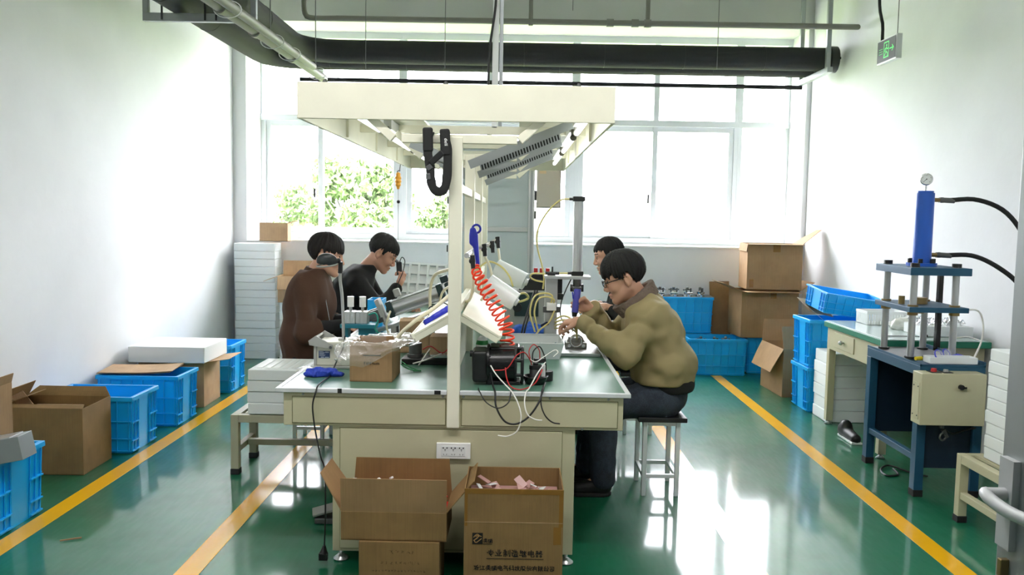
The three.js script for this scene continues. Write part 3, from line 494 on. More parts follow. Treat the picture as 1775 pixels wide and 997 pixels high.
// open carton: w x h x d, walls of board, flaps given as [side, length, angle from upright outward in degrees, narrowing]
function carton(label, w, h, d, pos, turn, flaps, mat = M.card, closed = false) {
  const t = thing('cardboard_box', label, 'box', pos, turn), T = 0.005, part = (n, f, m = mat, p = t) => { const b = new B(); f(b); return b.mesh(n, m, p); };
  part('bottom', (b) => b.box(-w / 2, w / 2, 0.001, 0.006, -d / 2, d / 2, 0));
  for (const s of [-1, 1]) { part('side_wall', (b) => b.box(-w / 2, w / 2, 0, h, s * d / 2, s * (d / 2 - T), 0.001)); part('side_wall', (b) => b.box(s * w / 2, s * (w / 2 - T), 0, h, -d / 2 + T, d / 2 - T, 0.001)); }
  if (closed) part('lid', (b) => b.box(-w / 2, w / 2, h, h + 0.005, -d / 2, d / 2, 0.001));
  for (const [side, L, ang, nar = 0, bend = 0] of flaps) {
    const along = side === 'front' || side === 'back' ? w : d, b = new B(), n = along / 2 - nar;
    const g = new THREE.BoxGeometry(1, L, 0.004, 6, 4, 1), p = g.attributes.position;
    for (let i = 0; i < p.count; i++) { const v = (p.getY(i) + L / 2) / L, hw = along / 2 + (n - along / 2) * v; p.setXYZ(i, p.getX(i) * 2 * hw, p.getY(i) + L / 2, p.getZ(i) + bend * v * v * (1 - 0.6 * Math.abs(p.getX(i)))); }
    g.computeVertexNormals();
    const ry = { front: 0, right: PI / 2, back: PI, left: -PI / 2 }[side], off = (side === 'front' || side === 'back' ? d : w) / 2 - 0.003;
    const m = new THREE.Matrix4().makeRotationY(ry).multiply(new THREE.Matrix4().makeTranslation(0, h, off)).multiply(new THREE.Matrix4().makeRotationX(ang * deg));
    b.add(g, m); b.mesh('flap', mat, t);
  }
  return t;
}
{ // cartons along the crate wall
  const c = carton('tall upright brown carton standing in the nearest blue crate', 0.3, 0.57, 0.2, [-2.625, 0.09, -4.11], 0.03, [['right', 0.05, 20, 0.01]], M.card);
  const big = carton('large brown carton with torn folded-in top edges between two blue crates', 0.5, 0.385, 0.36, [-2.7, 0, -5.01], 0.02, [['front', 0.045, -75, 0.01], ['back', 0.07, 40, 0.05, 0.01], ['left', 0.12, -35, 0.04], ['left', 0.16, -70, 0.08]], M.cardDark);
  new B().box(-0.18, 0.1, 0.33, 0.336, -0.16, -0.06, 0).bx([-0.17, 0.39, 0.02], [0.07, 0.12, 0.004], [0.3, 0.4, 0.5], 0).mesh('torn_piece', M.cardPale, big);
  carton('brown carton under the white foam slab, its pale flap sticking out towards the floor line', 0.5, 0.35, 0.4, [-2.65, 0, -6.8], 0.03, [['right', 0.19, 82, 0.03], ['front', 0.16, -86]], M.cardPale);
  const p = new B(); p.bx([0.0, 0.004, 0], [0.62, 0.004, 0.4], [0, 0.05, 0], 0).mesh; 
  for (const [i, l] of ['lowest of three loose flat cardboard sheets lying on a blue crate', 'middle one of three loose flat cardboard sheets lying on a blue crate', 'topmost of three loose flat cardboard sheets lying on a blue crate'].entries()) {
    const g = new THREE.BoxGeometry(0.5, 0.004, 0.34, 8, 1, 6), q = g.attributes.position; for (let k = 0; k < q.count; k++) q.setY(k, q.getY(k) + 0.015 * Math.pow(Math.abs(q.getX(k)) / 0.3, 2) * (q.getX(k) > 0 ? 1 : 0.3)); g.computeVertexNormals();
    const o = single('cardboard_sheet', new B().add(g), i === 2 ? M.cardPale : M.card, l, 'cardboard sheet'); o.position.set(-2.7 + i * 0.008, 0.364 + i * 0.006, -6.2 + i * 0.012); o.rotation.y = 0.08 + i * 0.03;
  }
  const dv = thing('metal_device', 'flat grey metal device case with vent slots lying tilted in the front crate', 'device', [-2.47, 0.345, -3.945]); dv.rotation.set(0.0, 0.02, 0.2);
  new B().box(-0.24, 0.24, -0.02, 0.09, -0.03, 0.09).mesh('case', M.aluDark, dv); new B().box(-0.235, 0.2, 0.09, 0.094, -0.03, 0.085, 0).mesh('cover_sheet', M.silver, dv);
  for (let k = 0; k < 6; k++) for (let j = 0; j < 2; j++) new B().box(0.02 + j * 0.035, 0.045 + j * 0.035, 0.012 + k * 0.009, 0.016 + k * 0.009, 0.09, 0.092, 0).mesh('vent_slot', M.black, dv);
}
// far cartons
carton('small brown carton on top of the tall white foam stack by the window', 0.29, 0.19, 0.14, [-2.5, 1.22, -9.01], 0, [['right', 0.08, 70, 0.02]], M.cardPale);
carton('open brown carton behind the man in the brown jacket, standing on foam blocks', 0.46, 0.26, 0.34, [-2.13, 0.63, -8.7], 0.1, [['front', 0.16, 140, 0.01], ['left', 0.15, 110], ['back', 0.14, 10]], M.cardPale);
{
  const a = carton('lower of two large brown cartons stacked in the far corner, pale flap folded out', 0.57, 0.46, 0.42, [2.5, 0.37, -8.68], 0.06, [['left', 0.2, 68, 0.0], ['front', 0.12, 92, 0.02], ['right', 0.18, 60]], M.card);
  const b = carton('upper of two large brown cartons stacked in the far corner, tilted flap up', 0.53, 0.45, 0.4, [2.55, 0.845, -8.66], -0.06, [['right', 0.25, 55, 0.12], ['front', 0.06, 96], ['left', 0.08, 170]], M.card);
  new B().box(-0.02, 0.05, 0.37, 0.45, 0.2, 0.2015, 0).mesh('tape', M.tape, b); new B().box(0.0, 0.06, 0.39, 0.46, 0.21, 0.2115, 0).mesh('tape', M.tape, a);
  new B().box(-0.24, -0.2, 0.02, 0.1, 0.2, 0.2015, 0).mesh('tape', M.tape, b);
  single('cardboard_sheet', new B().bx([2.16, 0.44, -9.02], [0.22, 0.88, 0.006], [-0.1, 0.2, 0.02], 0), M.card, 'brown cardboard sheet standing upright behind the stacked cartons', 'cardboard sheet');
  carton('brown open carton on the floor beside the blue crate pair, long flap hanging down', 0.44, 0.42, 0.56, [2.53, 0, -7.68], 0.05, [['left', 0.23, 150, 0.03, 0.02], ['front', 0.2, -20], ['back', 0.2, 15, 0.03]], M.card);
  single('cardboard_sheet', new B().bx([2.47, 0.82, -7.08], [0.26, 0.004, 0.2], [0.5, 0.3, -0.25], 0), M.cardPale, 'pale card scrap sticking out of the upper blue crate', 'cardboard sheet');
  single('paper_sheet', new B().bx([2.42, 0.79, -6.95], [0.14, 0.002, 0.14], [0.5, 0.5, -0.5], 0), M.white, 'white paper scrap at the rim of the upper blue crate', 'paper');
}
// foam blocks
const ordinal = (i, n) => i === 0 ? 'lowest' : i === n - 1 ? 'topmost' : ['', 'second', 'third', 'fourth', 'fifth', 'sixth', 'seventh', 'eighth', 'ninth', 'tenth', 'eleventh', 'twelfth', 'thirteenth', 'fourteenth', 'fifteenth'][i] + ' from below';
function foamStack(w, h, d, n, pos, where, group, pits) {
  const src = thing('foam_block', `white foam block, lowest ${where}`, 'foam block', pos, 0, group);
  new B().box(-w / 2, w / 2, 0.0005, h - 0.0005, -d / 2, d / 2, 0.006).mesh('block', M.foam, src);
  if (pits) for (const x of [-1, 1]) new B().box(x * w * 0.3 - 0.014, x * w * 0.3 + 0.014, h * 0.35, h * 0.7, d / 2 - 0.001, d / 2 + 0.003, 0.001).mesh('corner_mark', M.foam, src);
  if (pits === 2) new B().ball([-w / 2, h * 0.5, 0], 0.012, [0.3, 1, 1]).mesh('side_mark', M.foam, src);
  for (let i = 1; i < n; i++) copy(src, [pos[0] + rr(-0.006, 0.006), pos[1] + i * h, pos[2] + rr(-0.006, 0.006)], rr(-0.008, 0.008), `white foam block, ${ordinal(i, n)} ${where}`);
  return scene.children[scene.children.length - 1];
}
seed = 31;
foamStack(0.42, 0.0798, 0.26, 15, [-2.675, 0, -9.0], 'in the tall stack by the window corner', 'foam blocks of the tall stack', 0);
foamStack(0.44, 0.09, 0.34, 7, [-2.12, 0, -8.72], 'in the stack under the open carton', 'foam blocks under the open carton', 0);
const topFoam = foamStack(0.56, 0.0655, 0.4, 4, [-1.245, 0.357, -5.1], 'in the stack on the slatted stand', 'foam blocks on the slatted stand', 0);
for (let k = 0; k < 10; k++) new B().box(-0.245 + k * 0.05, -0.215 + k * 0.05, 0.0655, 0.0672, -0.15, 0.14, 0).mesh('ridge', M.white, topFoam);
foamStack(0.6, 0.088, 0.3, 6, [2.68, 0, -6.63], 'in the stack under the cream table', 'foam blocks under the cream table', 0);
foamStack(0.52, 0.0615, 0.42, 9, [2.62, 0.357, -4.05], 'in the stack on the cream stand by the door', 'foam blocks on the cream stand', 2);
single('foam_slab', new B().box(-2.93, -2.35, 0.362, 0.485, -7.02, -6.5, 0.006), M.foam, 'wide white foam slab lying on a brown carton by the wall', 'foam slab');

// slatted steel stands
function stand(x0, x1, z0, z1, label, m) {
  const t = thing('steel_stand', label, 'stand', [(x0 + x1) / 2, 0, (z0 + z1) / 2]), w = (f, n, mm = m) => { const b = new B(t); f(b); return b.mesh(n, mm, t); }, s = 0.045, H = 0.352;
  for (const x of [x0, x1 - s]) for (const z of [z0, z1 - s]) { w((b) => b.box(x, x + s, 0.03, H, z, z + s, 0.003), 'leg'); w((b) => b.box(x - 0.003, x + s + 0.003, 0, 0.035, z - 0.003, z + s + 0.003, 0.003), 'rubber_foot', M.rubber); }
  for (const z of [z0, z1 - s]) w((b) => b.box(x0 + s, x1 - s, H - s, H, z, z + s, 0.003), 'top_rail'); for (const x of [x0, x1 - s]) { w((b) => b.box(x, x + s, H - s, H, z0 + s, z1 - s, 0.003), 'top_rail'); w((b) => b.box(x + 0.005, x + s - 0.005, 0.125, 0.16, z0 + s, z1 - s, 0.003), 'stretcher'); }
  w((b) => b.box(x0 + s, x1 - s, 0.13, 0.165, (z0 + z1) / 2 - 0.02, (z0 + z1) / 2 + 0.02, 0.003), 'stretcher');
  for (let k = 0; k < 4; k++) { const x = x0 + 0.1 + k * (x1 - x0 - 0.2) / 3; w((b) => b.box(x - 0.03, x + 0.03, H - 0.012, H + 0.004, z0 + s, z1 - s, 0.002), 'slat'); }
}
stand(-1.625, -0.95, -5.29, -4.9, 'low beige slatted steel stand beside the bench carrying white foam blocks', M.greyBeige);
stand(2.28, 2.93, -4.36, -3.78, 'low cream slatted steel stand by the door carrying a foam stack', M.cream);

// the two cartons in front of the bench, and the one below
{
  const w = 0.385, h = 0.468, d = 0.3;
  const t = carton('tall brown carton with black Chinese lettering in front of the bench', w, h, d, [0.012, 0, -3.42], 0.0, [['left', 0.0001, 0]], M.cardDark);
  t.children.filter((o) => o.name === 'flap').forEach((o) => t.remove(o));
  const art = print(1024, 1100, (g) => {
    g.clearRect(0, 0, 1024, 1100); g.fillStyle = g.strokeStyle = '#15120e';
    g.fillRect(58, 20, 116, 128); g.strokeStyle = '#a87f4e'; g.lineWidth = 10; g.lineCap = 'round'; g.beginPath(); g.moveTo(74, 70); g.quadraticCurveTo(112, 14, 136, 54); g.lineTo(84, 100); g.quadraticCurveTo(76, 130, 108, 128); g.lineTo(158, 86); g.moveTo(96, 60); g.quadraticCurveTo(122, 44, 156, 60); g.moveTo(74, 106); g.lineTo(114, 80); g.stroke();
    g.strokeStyle = '#15120e'; write(g, '美硕', 178, 82, 50, 0.06, 0.13); g.fillRect(178, 142, 100, 7);
    write(g, '专业制造继电器', 220, 205, 82, 0.09, 0.11); g.fillRect(218, 306, 630, 8);
    write(g, '浙江美硕电气科技股份有限公司', 80, 385, 60, 0.07, 0.13);
  });
  decal('lettering', t, sm(0xffffff, 0.9, 0, { map: art, transparent: true }), 0.36, 0.36 * 1100 / 1024, [0.0, 0.3 - 0.36 * 1100 / 2048, d / 2 + 0.0012]);
  for (const [a, c, e, f] of [[-0.19, 0.19, 0.448, 0.468], [-0.19, -0.18, 0.32, 0.448], [0.175, 0.19, 0.32, 0.448], [0.155, 0.185, 0.25, 0.32]]) new B().box(a, c, e, f, d / 2, d / 2 + 0.0008, 0).mesh('tape', M.tape, t);
  new B().box(-0.19, 0.19, 0.335, 0.3365, d / 2, d / 2 + 0.001, 0).mesh('fold_line', M.cardPale, t);
  const junk = thing('plastic_scraps', 'crumpled pinkish plastic scraps and white bits inside the lettered carton', 'scraps', [0.012, 0.41, -3.42]); junk.userData.kind = 'stuff'; seed = 99;
  const b1 = new B(), b2 = new B(); for (let k = 0; k < 26; k++) { const q = [rr(-0.15, 0.15), rr(-0.02, 0.022), rr(-0.1, 0.08)]; (k % 3 ? b1 : b2).bx(q, [rr(0.03, 0.06), 0.003, rr(0.02, 0.04)], [rr(-0.6, 0.6), rr(0, 3), rr(-0.6, 0.6)], 0); } b1.box(-0.18, 0.18, -0.03, -0.02, -0.14, 0.14, 0);
  b1.mesh('pink_scraps', ph(0xb98f8a, 0.3), junk); b2.mesh('white_scraps', M.white, junk);

  const u = carton('brown carton with faded print on the floor under the open-flapped box', 0.315, 0.236, 0.26, [-0.435, 0, -3.42], 0, [], M.cardDark, true);
  const art2 = print(512, 380, (g) => { g.clearRect(0, 0, 512, 380); g.globalAlpha = 0.55; g.strokeStyle = g.fillStyle = '#2b2117'; for (const [y, x, n, s] of [[40, 190, 5, 30], [120, 130, 9, 24], [180, 70, 17, 17], [225, 90, 15, 17]]) for (let k = 0; k < n; k++) { const a = x + k * s * 1.3; g.lineWidth = 2.4; for (let j = 0; j < 4; j++) { g.beginPath(); g.moveTo(a + rr(0, s), y + rr(0, s)); g.lineTo(a + rr(0, s), y + rr(0, s)); g.stroke(); } } });
  decal('faded_print', u, sm(0xffffff, 0.9, 0, { map: art2, transparent: true }), 0.29, 0.215, [0, 0.125, 0.1315]);
  const o = carton('open brown carton with all four flaps standing out, in front of the bench', 0.415, 0.115, 0.26, [-0.457, 0.242, -3.43], -0.01, [['front', 0.137, 6, 0.0], ['back', 0.145, -1, 0.012], ['left', 0.17, 32, 0.03], ['right', 0.17, 40, 0.0]], M.cardDark);
  for (const k of [2, 4]) o.children[o.children.length - k].material = M.card;
  const jr = thing('wire_scraps', 'red wire scraps and white plugs inside the open-flapped carton', 'scraps', [-0.457, 0.35, -3.43]); jr.userData.kind = 'stuff';
  const r1 = new B(), r2 = new B(); for (let k = 0; k < 24; k++) { const a = [rr(-0.18, 0.18), rr(0, 0.06), rr(-0.1, 0.1)]; r1.tube([a, [a[0] + rr(-0.05, 0.05), a[1] + rr(0, 0.04), a[2] + rr(-0.03, 0.03)], [a[0] + rr(-0.09, 0.09), a[1], a[2] + rr(-0.05, 0.05)]], 0.004, 10, 5); if (k % 3 === 0) r2.bx([a[0], a[1] + 0.06, a[2]], [0.014, 0.01, 0.008], [rr(0, 2), rr(0, 2), 0], 0); }
  r1.box(-0.2, 0.2, -0.05, -0.03, -0.12, 0.12, 0).mesh('red_wires', M.red, jr); r2.mesh('white_plugs', M.whiteGloss, jr);
}

// ---------------------------------------------------------------- press side: table, hydraulic press
{
  const t = thing('cream_table', 'cream work table with glass top, green edge and a drawer by the wall', 'table', [2.68, 0, -5.98]), w = (f, n, m, p = t) => { const b = new B(t); f(b); return b.mesh(n, m, p); };
  w((b) => b.box(2.34, 3.03, 0.735, 0.775, -6.5, -5.45, 0.003), 'tabletop', M.tableGreen); w((b) => b.box(2.35, 3.02, 0.775, 0.781, -6.49, -5.46, 0.002), 'glass_top', M.glassTop);
  w((b) => b.box(2.36, 3.01, 0.575, 0.735, -6.47, -5.49, 0.002), 'apron', M.cream);
  const d = w((b) => b.box(2.352, 2.362, 0.605, 0.715, -6.32, -5.95, 0.002), 'drawer', M.cream); w((b) => b.cyl([2.352, 0.66, -6.13], [2.335, 0.66, -6.13], 0.006, 0.01).ball([2.33, 0.66, -6.13], 0.016), 'knob', M.silver, d);
  for (const x of [2.36, 2.97]) for (const z of [-6.47, -5.53]) { w((b) => b.box(x, x + 0.05, 0.03, 0.575, z, z + 0.05, 0.002), 'leg', M.cream); w((b) => b.lathe([[0, 0], [0.03, 0.003], [0.01, 0.022], [0.006, 0.035], [0, 0.035]], [x + 0.025, 0, z + 0.025], 14), 'levelling_foot', M.silver); }
}
{ // press
  const t = thing('hydraulic_press', 'blue hydraulic press with four steel columns on its own dark blue stand', 'press', [2.42, 0, -5.07]), w = (f, n, m, p = t) => { const b = new B(t); f(b); return b.mesh(n, m, p); };
  const x0 = 2.24, x1 = 2.6, z0 = -5.44, z1 = -4.72;
  for (const [x, z] of [[x0, z0], [x0, z1 - 0.06], [x1 - 0.05, z0], [x1 - 0.05, z1 - 0.06]]) { w((b) => b.box(x, x + 0.05, 0.035, 0.68, z, z + 0.06, 0.003), 'leg', M.pressBlue); w((b) => b.box(x - 0.002, x + 0.052, 0, 0.04, z - 0.002, z + 0.062, 0.003), 'rubber_foot', M.rubber); }
  w((b) => b.box(x0, x1, 0.68, 0.735, z0, z1, 0.003), 'top_frame', M.pressBlue); w((b) => b.box(x0 + 0.01, x1 - 0.01, 0.735, 0.742, z0 + 0.01, z1 - 0.25, 0.001), 'bed_plate', M.steelDark);
  w((b) => { b.box(x0, x0 + 0.008, 0.735, 0.748, z0, z1, 0); b.box(x1 - 0.008, x1, 0.735, 0.765, z0, z1, 0); b.box(x0, x1, 0.735, 0.746, z1 - 0.008, z1, 0); }, 'rim', M.pressBlue);
  w((b) => b.box(x1 - 0.02, x1 - 0.012, 0.2, 0.68, z0 + 0.06, z1 - 0.06, 0).box(x0 + 0.05, x1 - 0.05, 0.2, 0.68, z0 + 0.01, z0 + 0.018, 0).box(x0 + 0.05, x1 - 0.02, 0.16, 0.68, z1 - 0.03, z1 - 0.022, 0), 'inner_panel', M.pressDark);
  w((b) => b.box(x0 + 0.01, x0 + 0.045, 0.195, 0.23, z0 + 0.06, z1 - 0.06, 0.002), 'stretcher', M.pressBlue);
  const cols = [[2.3, -5.34], [2.3, -4.98], [2.54, -5.34], [2.54, -4.98]];
  for (const [x, z] of cols) { const c = w((b) => b.cyl([x, 0.742, z], [x, 1.27, z], 0.02, 0.02, 20), 'column', M.steel); w((b) => b.cyl([x, 0.992, z], [x, 1.052, z], 0.029, 0.029, 20), 'bushing', M.brass, c); w((b) => b.cyl([x, 1.27, z], [x, 1.292, z], 0.026, 0.026, 6).cyl([x, 0.742, z], [x, 0.752, z], 0.032, 0.032, 20), 'nut', M.black, c); }
  w((b) => b.box(2.25, 2.6, 1.225, 1.268, -5.4, -4.92, 0.003), 'upper_plate', M.pressBlue); w((b) => b.box(2.255, 2.595, 1.012, 1.042, -5.4, -4.92, 0.003), 'moving_plate', M.pressBlue);
  w((b) => b.cyl([2.42, 1.042, -5.16], [2.42, 1.08, -5.16], 0.045, 0.045, 20).cyl([2.3, 1.042, -5.13], [2.3, 1.09, -5.13], 0.018, 0.018, 12).cyl([2.42, 0.985, -5.16], [2.42, 1.012, -5.16], 0.03), 'ram', M.brass);
  const cy = w((b) => b.cyl([2.42, 1.285, -5.16], [2.42, 1.7, -5.16], 0.052, 0.052, 28).cyl([2.42, 1.268, -5.16], [2.42, 1.287, -5.16], 0.085, 0.085, 28).cyl([2.42, 1.7, -5.16], [2.42, 1.712, -5.16], 0.046, 0.046, 28), 'hydraulic_cylinder', M.cylBlue);
  for (let k = 0; k < 6; k++) w((b) => b.cyl([2.42 + Math.cos(k * 1.05) * 0.07, 1.287, -5.16 + Math.sin(k * 1.05) * 0.07], [2.42 + Math.cos(k * 1.05) * 0.07, 1.312, -5.16 + Math.sin(k * 1.05) * 0.07], 0.013, 0.013, 6), 'bolt', M.black, cy);
  const ga = w((b) => b.cyl([2.42, 1.712, -5.16], [2.42, 1.745, -5.16], 0.007, 0.007, 10).lathe([[0, -0.01], [0.034, -0.01], [0.036, 0.004], [0.033, 0.01], [0.031, 0.007], [0, 0.007]], [2.42, 1.78, -5.155], 28, [PI / 2 - 0.05, 0, 0.42]), 'pressure_gauge', M.chrome);
  const gp = print(256, 256, (g) => { g.fillStyle = '#e8ecec'; g.fillRect(0, 0, 256, 256); g.strokeStyle = g.fillStyle = '#2a2d30'; for (let k = 0; k <= 20; k++) { const a = (135 + k * 13.5) * deg, r = k % 5 ? 96 : 84; g.lineWidth = k % 5 ? 4 : 8; g.beginPath(); g.moveTo(128 + Math.cos(a) * r, 128 + Math.sin(a) * r); g.lineTo(128 + Math.cos(a) * 112, 128 + Math.sin(a) * 112); g.stroke(); } g.lineWidth = 9; g.strokeStyle = '#111'; g.beginPath(); g.moveTo(128, 128); g.lineTo(70, 186); g.stroke(); g.beginPath(); g.arc(128, 128, 14, 0, 7); g.fill(); });
  const face = new THREE.Mesh(new THREE.CircleGeometry(0.031, 28), sm(0xffffff, 0.3, 0, { map: gp })); face.name = 'gauge_face'; face.position.set(0 - 0.0032, 1.781, -5.155 + 5.07 + 0.0085); face.rotation.set(-0.05, -0.42, 0, 'YXZ'); t.add(face);
  w((b) => b.box(2.585, 2.61, 0.74, 1.25, -5.3, -5.26, 0.003), 'rear_guide', M.blackGloss);
  // control box
  const cb = w((b) => b.box(2.2, 2.55, 0.432, 0.715, z1, z1 + 0.11, 0.004), 'control_box', M.cream);
  w((b) => b.box(2.197, 2.2, 0.46, 0.66, z1 + 0.02, z1 + 0.09, 0.001), 'side_plate', M.cream, cb); for (const y of [0.48, 0.64]) for (const z of [0.03, 0.08]) w((b) => b.ball([2.196, y, z1 + z], 0.004, [1, 1, 1], 6), 'screw', M.steelDark, cb);
  w((b) => b.cyl([2.41, 0.645, z1 + 0.11], [2.41, 0.645, z1 + 0.128], 0.014, 0.014, 18).bx([2.422, 0.643, z1 + 0.124], [0.03, 0.01, 0.008]), 'lock_knob', M.black, cb);
  w((b) => b.cyl([2.29, 0.715, z1 + 0.05], [2.29, 0.735, z1 + 0.05], 0.017, 0.014, 14), 'push_button', M.red, cb); w((b) => b.cyl([2.355, 0.715, z1 + 0.05], [2.355, 0.73, z1 + 0.05], 0.014, 0.012, 14), 'push_button', M.castGrey, cb);
  w((b) => b.box(2.262, 2.318, 0.715, 0.718, z1 + 0.02, z1 + 0.085, 0).box(2.33, 2.38, 0.715, 0.718, z1 + 0.02, z1 + 0.085, 0), 'button_plate', M.black, cb);
  w((b) => { b.cyl([2.35, 0.432, z1 + 0.05], [2.35, 0.405, z1 + 0.05], 0.013); b.ring([2.355, 0.36, z1 + 0.06], 0.02, 0.006, [0, 0.3, 0]); b.bx([2.37, 0.375, z1 + 0.05], [0.02, 0.05, 0.02], [0, 0, 0.5]); }, 'cable_gland', M.steelDark, cb);
  w((b) => b.tube([[2.36, 0.4, z1 + 0.05], [2.42, 0.37, z1 + 0.03], [2.5, 0.39, z1 + 0.02], [2.6, 0.4, z1 - 0.02]], 0.006, 24, 6), 'cable', M.black, cb);
  const hose = (a, pts) => { const h = w((b) => b.tube(pts, 0.0135, 60, 10), 'hydraulic_hose', M.rubber); w((b) => b.cyl([2.465, a, -5.16], [2.52, a, -5.16], 0.014, 0.014, 6), 'fitting', M.brass, h); w((b) => b.cyl([2.505, a, -5.16], [2.525, a, -5.16], 0.019, 0.019, 6).cyl([2.525, a, -5.16], [2.59, a - 0.003, -5.155], 0.016, 0.016, 14), 'ferrule', M.steelDark, h); };
  hose(1.66, [[2.56, 1.66, -5.16], [2.7, 1.665, -5.12], [2.83, 1.6, -5.05], [2.93, 1.43, -4.98], [2.97, 1.2, -4.9], [2.98, 0.7, -4.8], [2.97, 0.1, -4.75], [2.97, 0.015, -4.72]]);
  hose(1.335, [[2.56, 1.335, -5.16], [2.7, 1.335, -5.12], [2.82, 1.27, -5.05], [2.9, 1.16, -4.95], [2.93, 0.9, -4.85], [2.92, 0.1, -4.7], [2.92, 0.015, -4.66]]);
  w((b) => b.tube([[2.6, 1.03, -4.98], [2.68, 1.02, -4.98], [2.71, 0.95, -4.98], [2.69, 0.85, -4.95], [2.62, 0.74, -4.9], [2.6, 0.735, -4.86]], 0.005, 40, 6), 'sensor_cable', M.wireWhite);
  w((b) => b.tube([[2.55, 0.86, -4.99], [2.63, 0.87, -4.98], [2.69, 0.85, -4.95]], 0.004, 20, 6), 'sensor_cable', M.wireWhite);
}
{ // things on the press stand
  const t = thing('safety_goggles', 'clear safety goggles with dark rims lying on the press stand', 'goggles', [2.42, 0.745, -4.84]), w = (f, n, m) => { const b = new B(t); f(b); return b.mesh(n, m, t); };
  for (const [x, z] of [[2.385, -4.82], [2.45, -4.86]]) { w((b) => b.ring([x, 0.785, z], 0.03, 0.0035, [-0.5, 0.5, 0]), 'rim', M.toolBlue); w((b) => b.ball([x, 0.785, z], 0.029, [1, 1, 0.35]), 'lens', M.bag); }
  w((b) => b.tube([[2.36, 0.785, -4.82], [2.335, 0.77, -4.88], [2.35, 0.752, -4.95]], 0.003, 16, 6).tube([[2.475, 0.79, -4.87], [2.5, 0.775, -4.92], [2.51, 0.752, -4.98]], 0.003, 16, 6), 'temple', M.black);
  const u = thing('white_tray', 'shallow white plastic tray on the corner of the press stand', 'tray', [2.44, 0.745, -4.76]), v = (f, n, m) => { const b = new B(u); f(b); return b.mesh(n, m, u); };
  v((b) => b.box(2.3, 2.56, 0.75, 0.754, -4.82, -4.735, 0), 'bottom', M.plasticWhite); v((b) => b.box(2.3, 2.56, 0.752, 0.785, -4.738, -4.733, 0).box(2.3, 2.56, 0.752, 0.785, -4.822, -4.817, 0).box(2.3, 2.304, 0.752, 0.785, -4.82, -4.735, 0).box(2.556, 2.56, 0.752, 0.785, -4.82, -4.735, 0), 'side_wall', M.plasticWhite);
  const s = thing('screwdriver', 'short yellow and black handled screwdriver beside the white tray', 'screwdriver', [2.29, 0.76, -4.83]); new B(s).cyl([2.262, 0.762, -4.83], [2.3, 0.762, -4.84], 0.011, 0.012, 10).mesh('grip', sm(0xd9c21a, 0.4), s); new B(s).cyl([2.3, 0.762, -4.84], [2.335, 0.762, -4.85], 0.011, 0.006, 10).mesh('collar', M.black, s);
  single('blue_wallet', new B().bx([2.5, 0.765, -4.87], [0.11, 0.016, 0.06], [0.1, 0.3, 0.15], 0.006), M.toolBlue, 'dark blue flat pouch lying behind the white tray on the press stand', 'pouch');
  single('steel_scrap', new B().bx([2.57, 0.752, -4.78], [0.04, 0.006, 0.03], [0, 0.4, 0], 0.002), M.chrome, 'small shiny metal piece at the edge of the press stand', 'metal piece');
}
{ // things on the cream table
  const t = thing('white_basket', 'white slotted plastic basket on the cream table, farthest item', 'basket', [2.66, 0.782, -6.32]), w = (f, n, m) => { const b = new B(t); f(b); return b.mesh(n, m, t); };
  w((b) => b.box(2.55, 2.83, 0.784, 0.788, -6.42, -6.22, 0), 'bottom', M.plasticWhite); w((b) => { for (const z of [-6.42, -6.22]) { for (let k = 0; k < 14; k++) b.box(2.55 + k * 0.02, 2.564 + k * 0.02, 0.786, 0.86, z - 0.002, z + 0.002, 0); b.box(2.545, 2.835, 0.86, 0.88, z - 0.004, z + 0.004, 0.001); } for (const x of [2.55, 2.83]) { for (let k = 0; k < 10; k++) b.box(x - 0.002, x + 0.002, 0.786, 0.86, -6.42 + k * 0.02, -6.406 + k * 0.02, 0); b.box(x - 0.004, x + 0.004, 0.86, 0.88, -6.42, -6.22, 0.001); } }, 'slatted_side', M.plasticWhite);
  const bag = (x, z, s, l) => { const g = surface((X, Y, Z) => ellip(X, Y, Z, [0, 0.03, 0], [0.1, 0.05, 0.075]) + 0.02 * (vnoise3(X * 30 + s, Y * 30, Z * 30) - 0.5) + 0.012 * (vnoise3(X * 70, Y * 70 + s, Z * 70) - 0.5), [-0.13, -0.005, -0.1], [0.13, 0.1, 0.1], 0.007); const u = thing('plastic_bag', l, 'bag', [x, 0.783, z]); new B().add(g).mesh('bag', ph(0xdfe0da, 0.25), u); };
  bag(2.72, -6.0, 3, 'clear crumpled bag of small parts on the cream table beside the white basket'); bag(2.86, -6.15, 11, 'second crumpled clear bag on the cream table close to the wall');
  const f = thing('foam_tray', 'grey-white foam tray full of upright steel pins on the cream table', 'tray', [2.83, 0.782, -5.75]), v = (q, n, m) => { const b = new B(f); q(b); return b.mesh(n, m, f); };
  v((b) => b.box(2.66, 3.0, 0.783, 0.85, -5.88, -5.62, 0.005), 'tray_block', M.foam); seed = 12; v((b) => { for (let k = 0; k < 120; k++) b.bx([2.68 + rnd() * 0.3, 0.862 + rnd() * 0.015, -5.86 + rnd() * 0.22], [0.006, 0.035, 0.006], [rr(-0.7, 0.7), 0, rr(-0.7, 0.7)], 0); }, 'steel_pins', M.chrome).userData.kind = 'stuff';
  single('black_strip', new B().box(2.42, 2.7, 0.783, 0.787, -5.62, -5.61, 0).bx([2.68, 0.79, -5.61], [0.03, 0.016, 0.02]), M.black, 'thin black strip tool lying across the cream table near the press', 'tool');
}
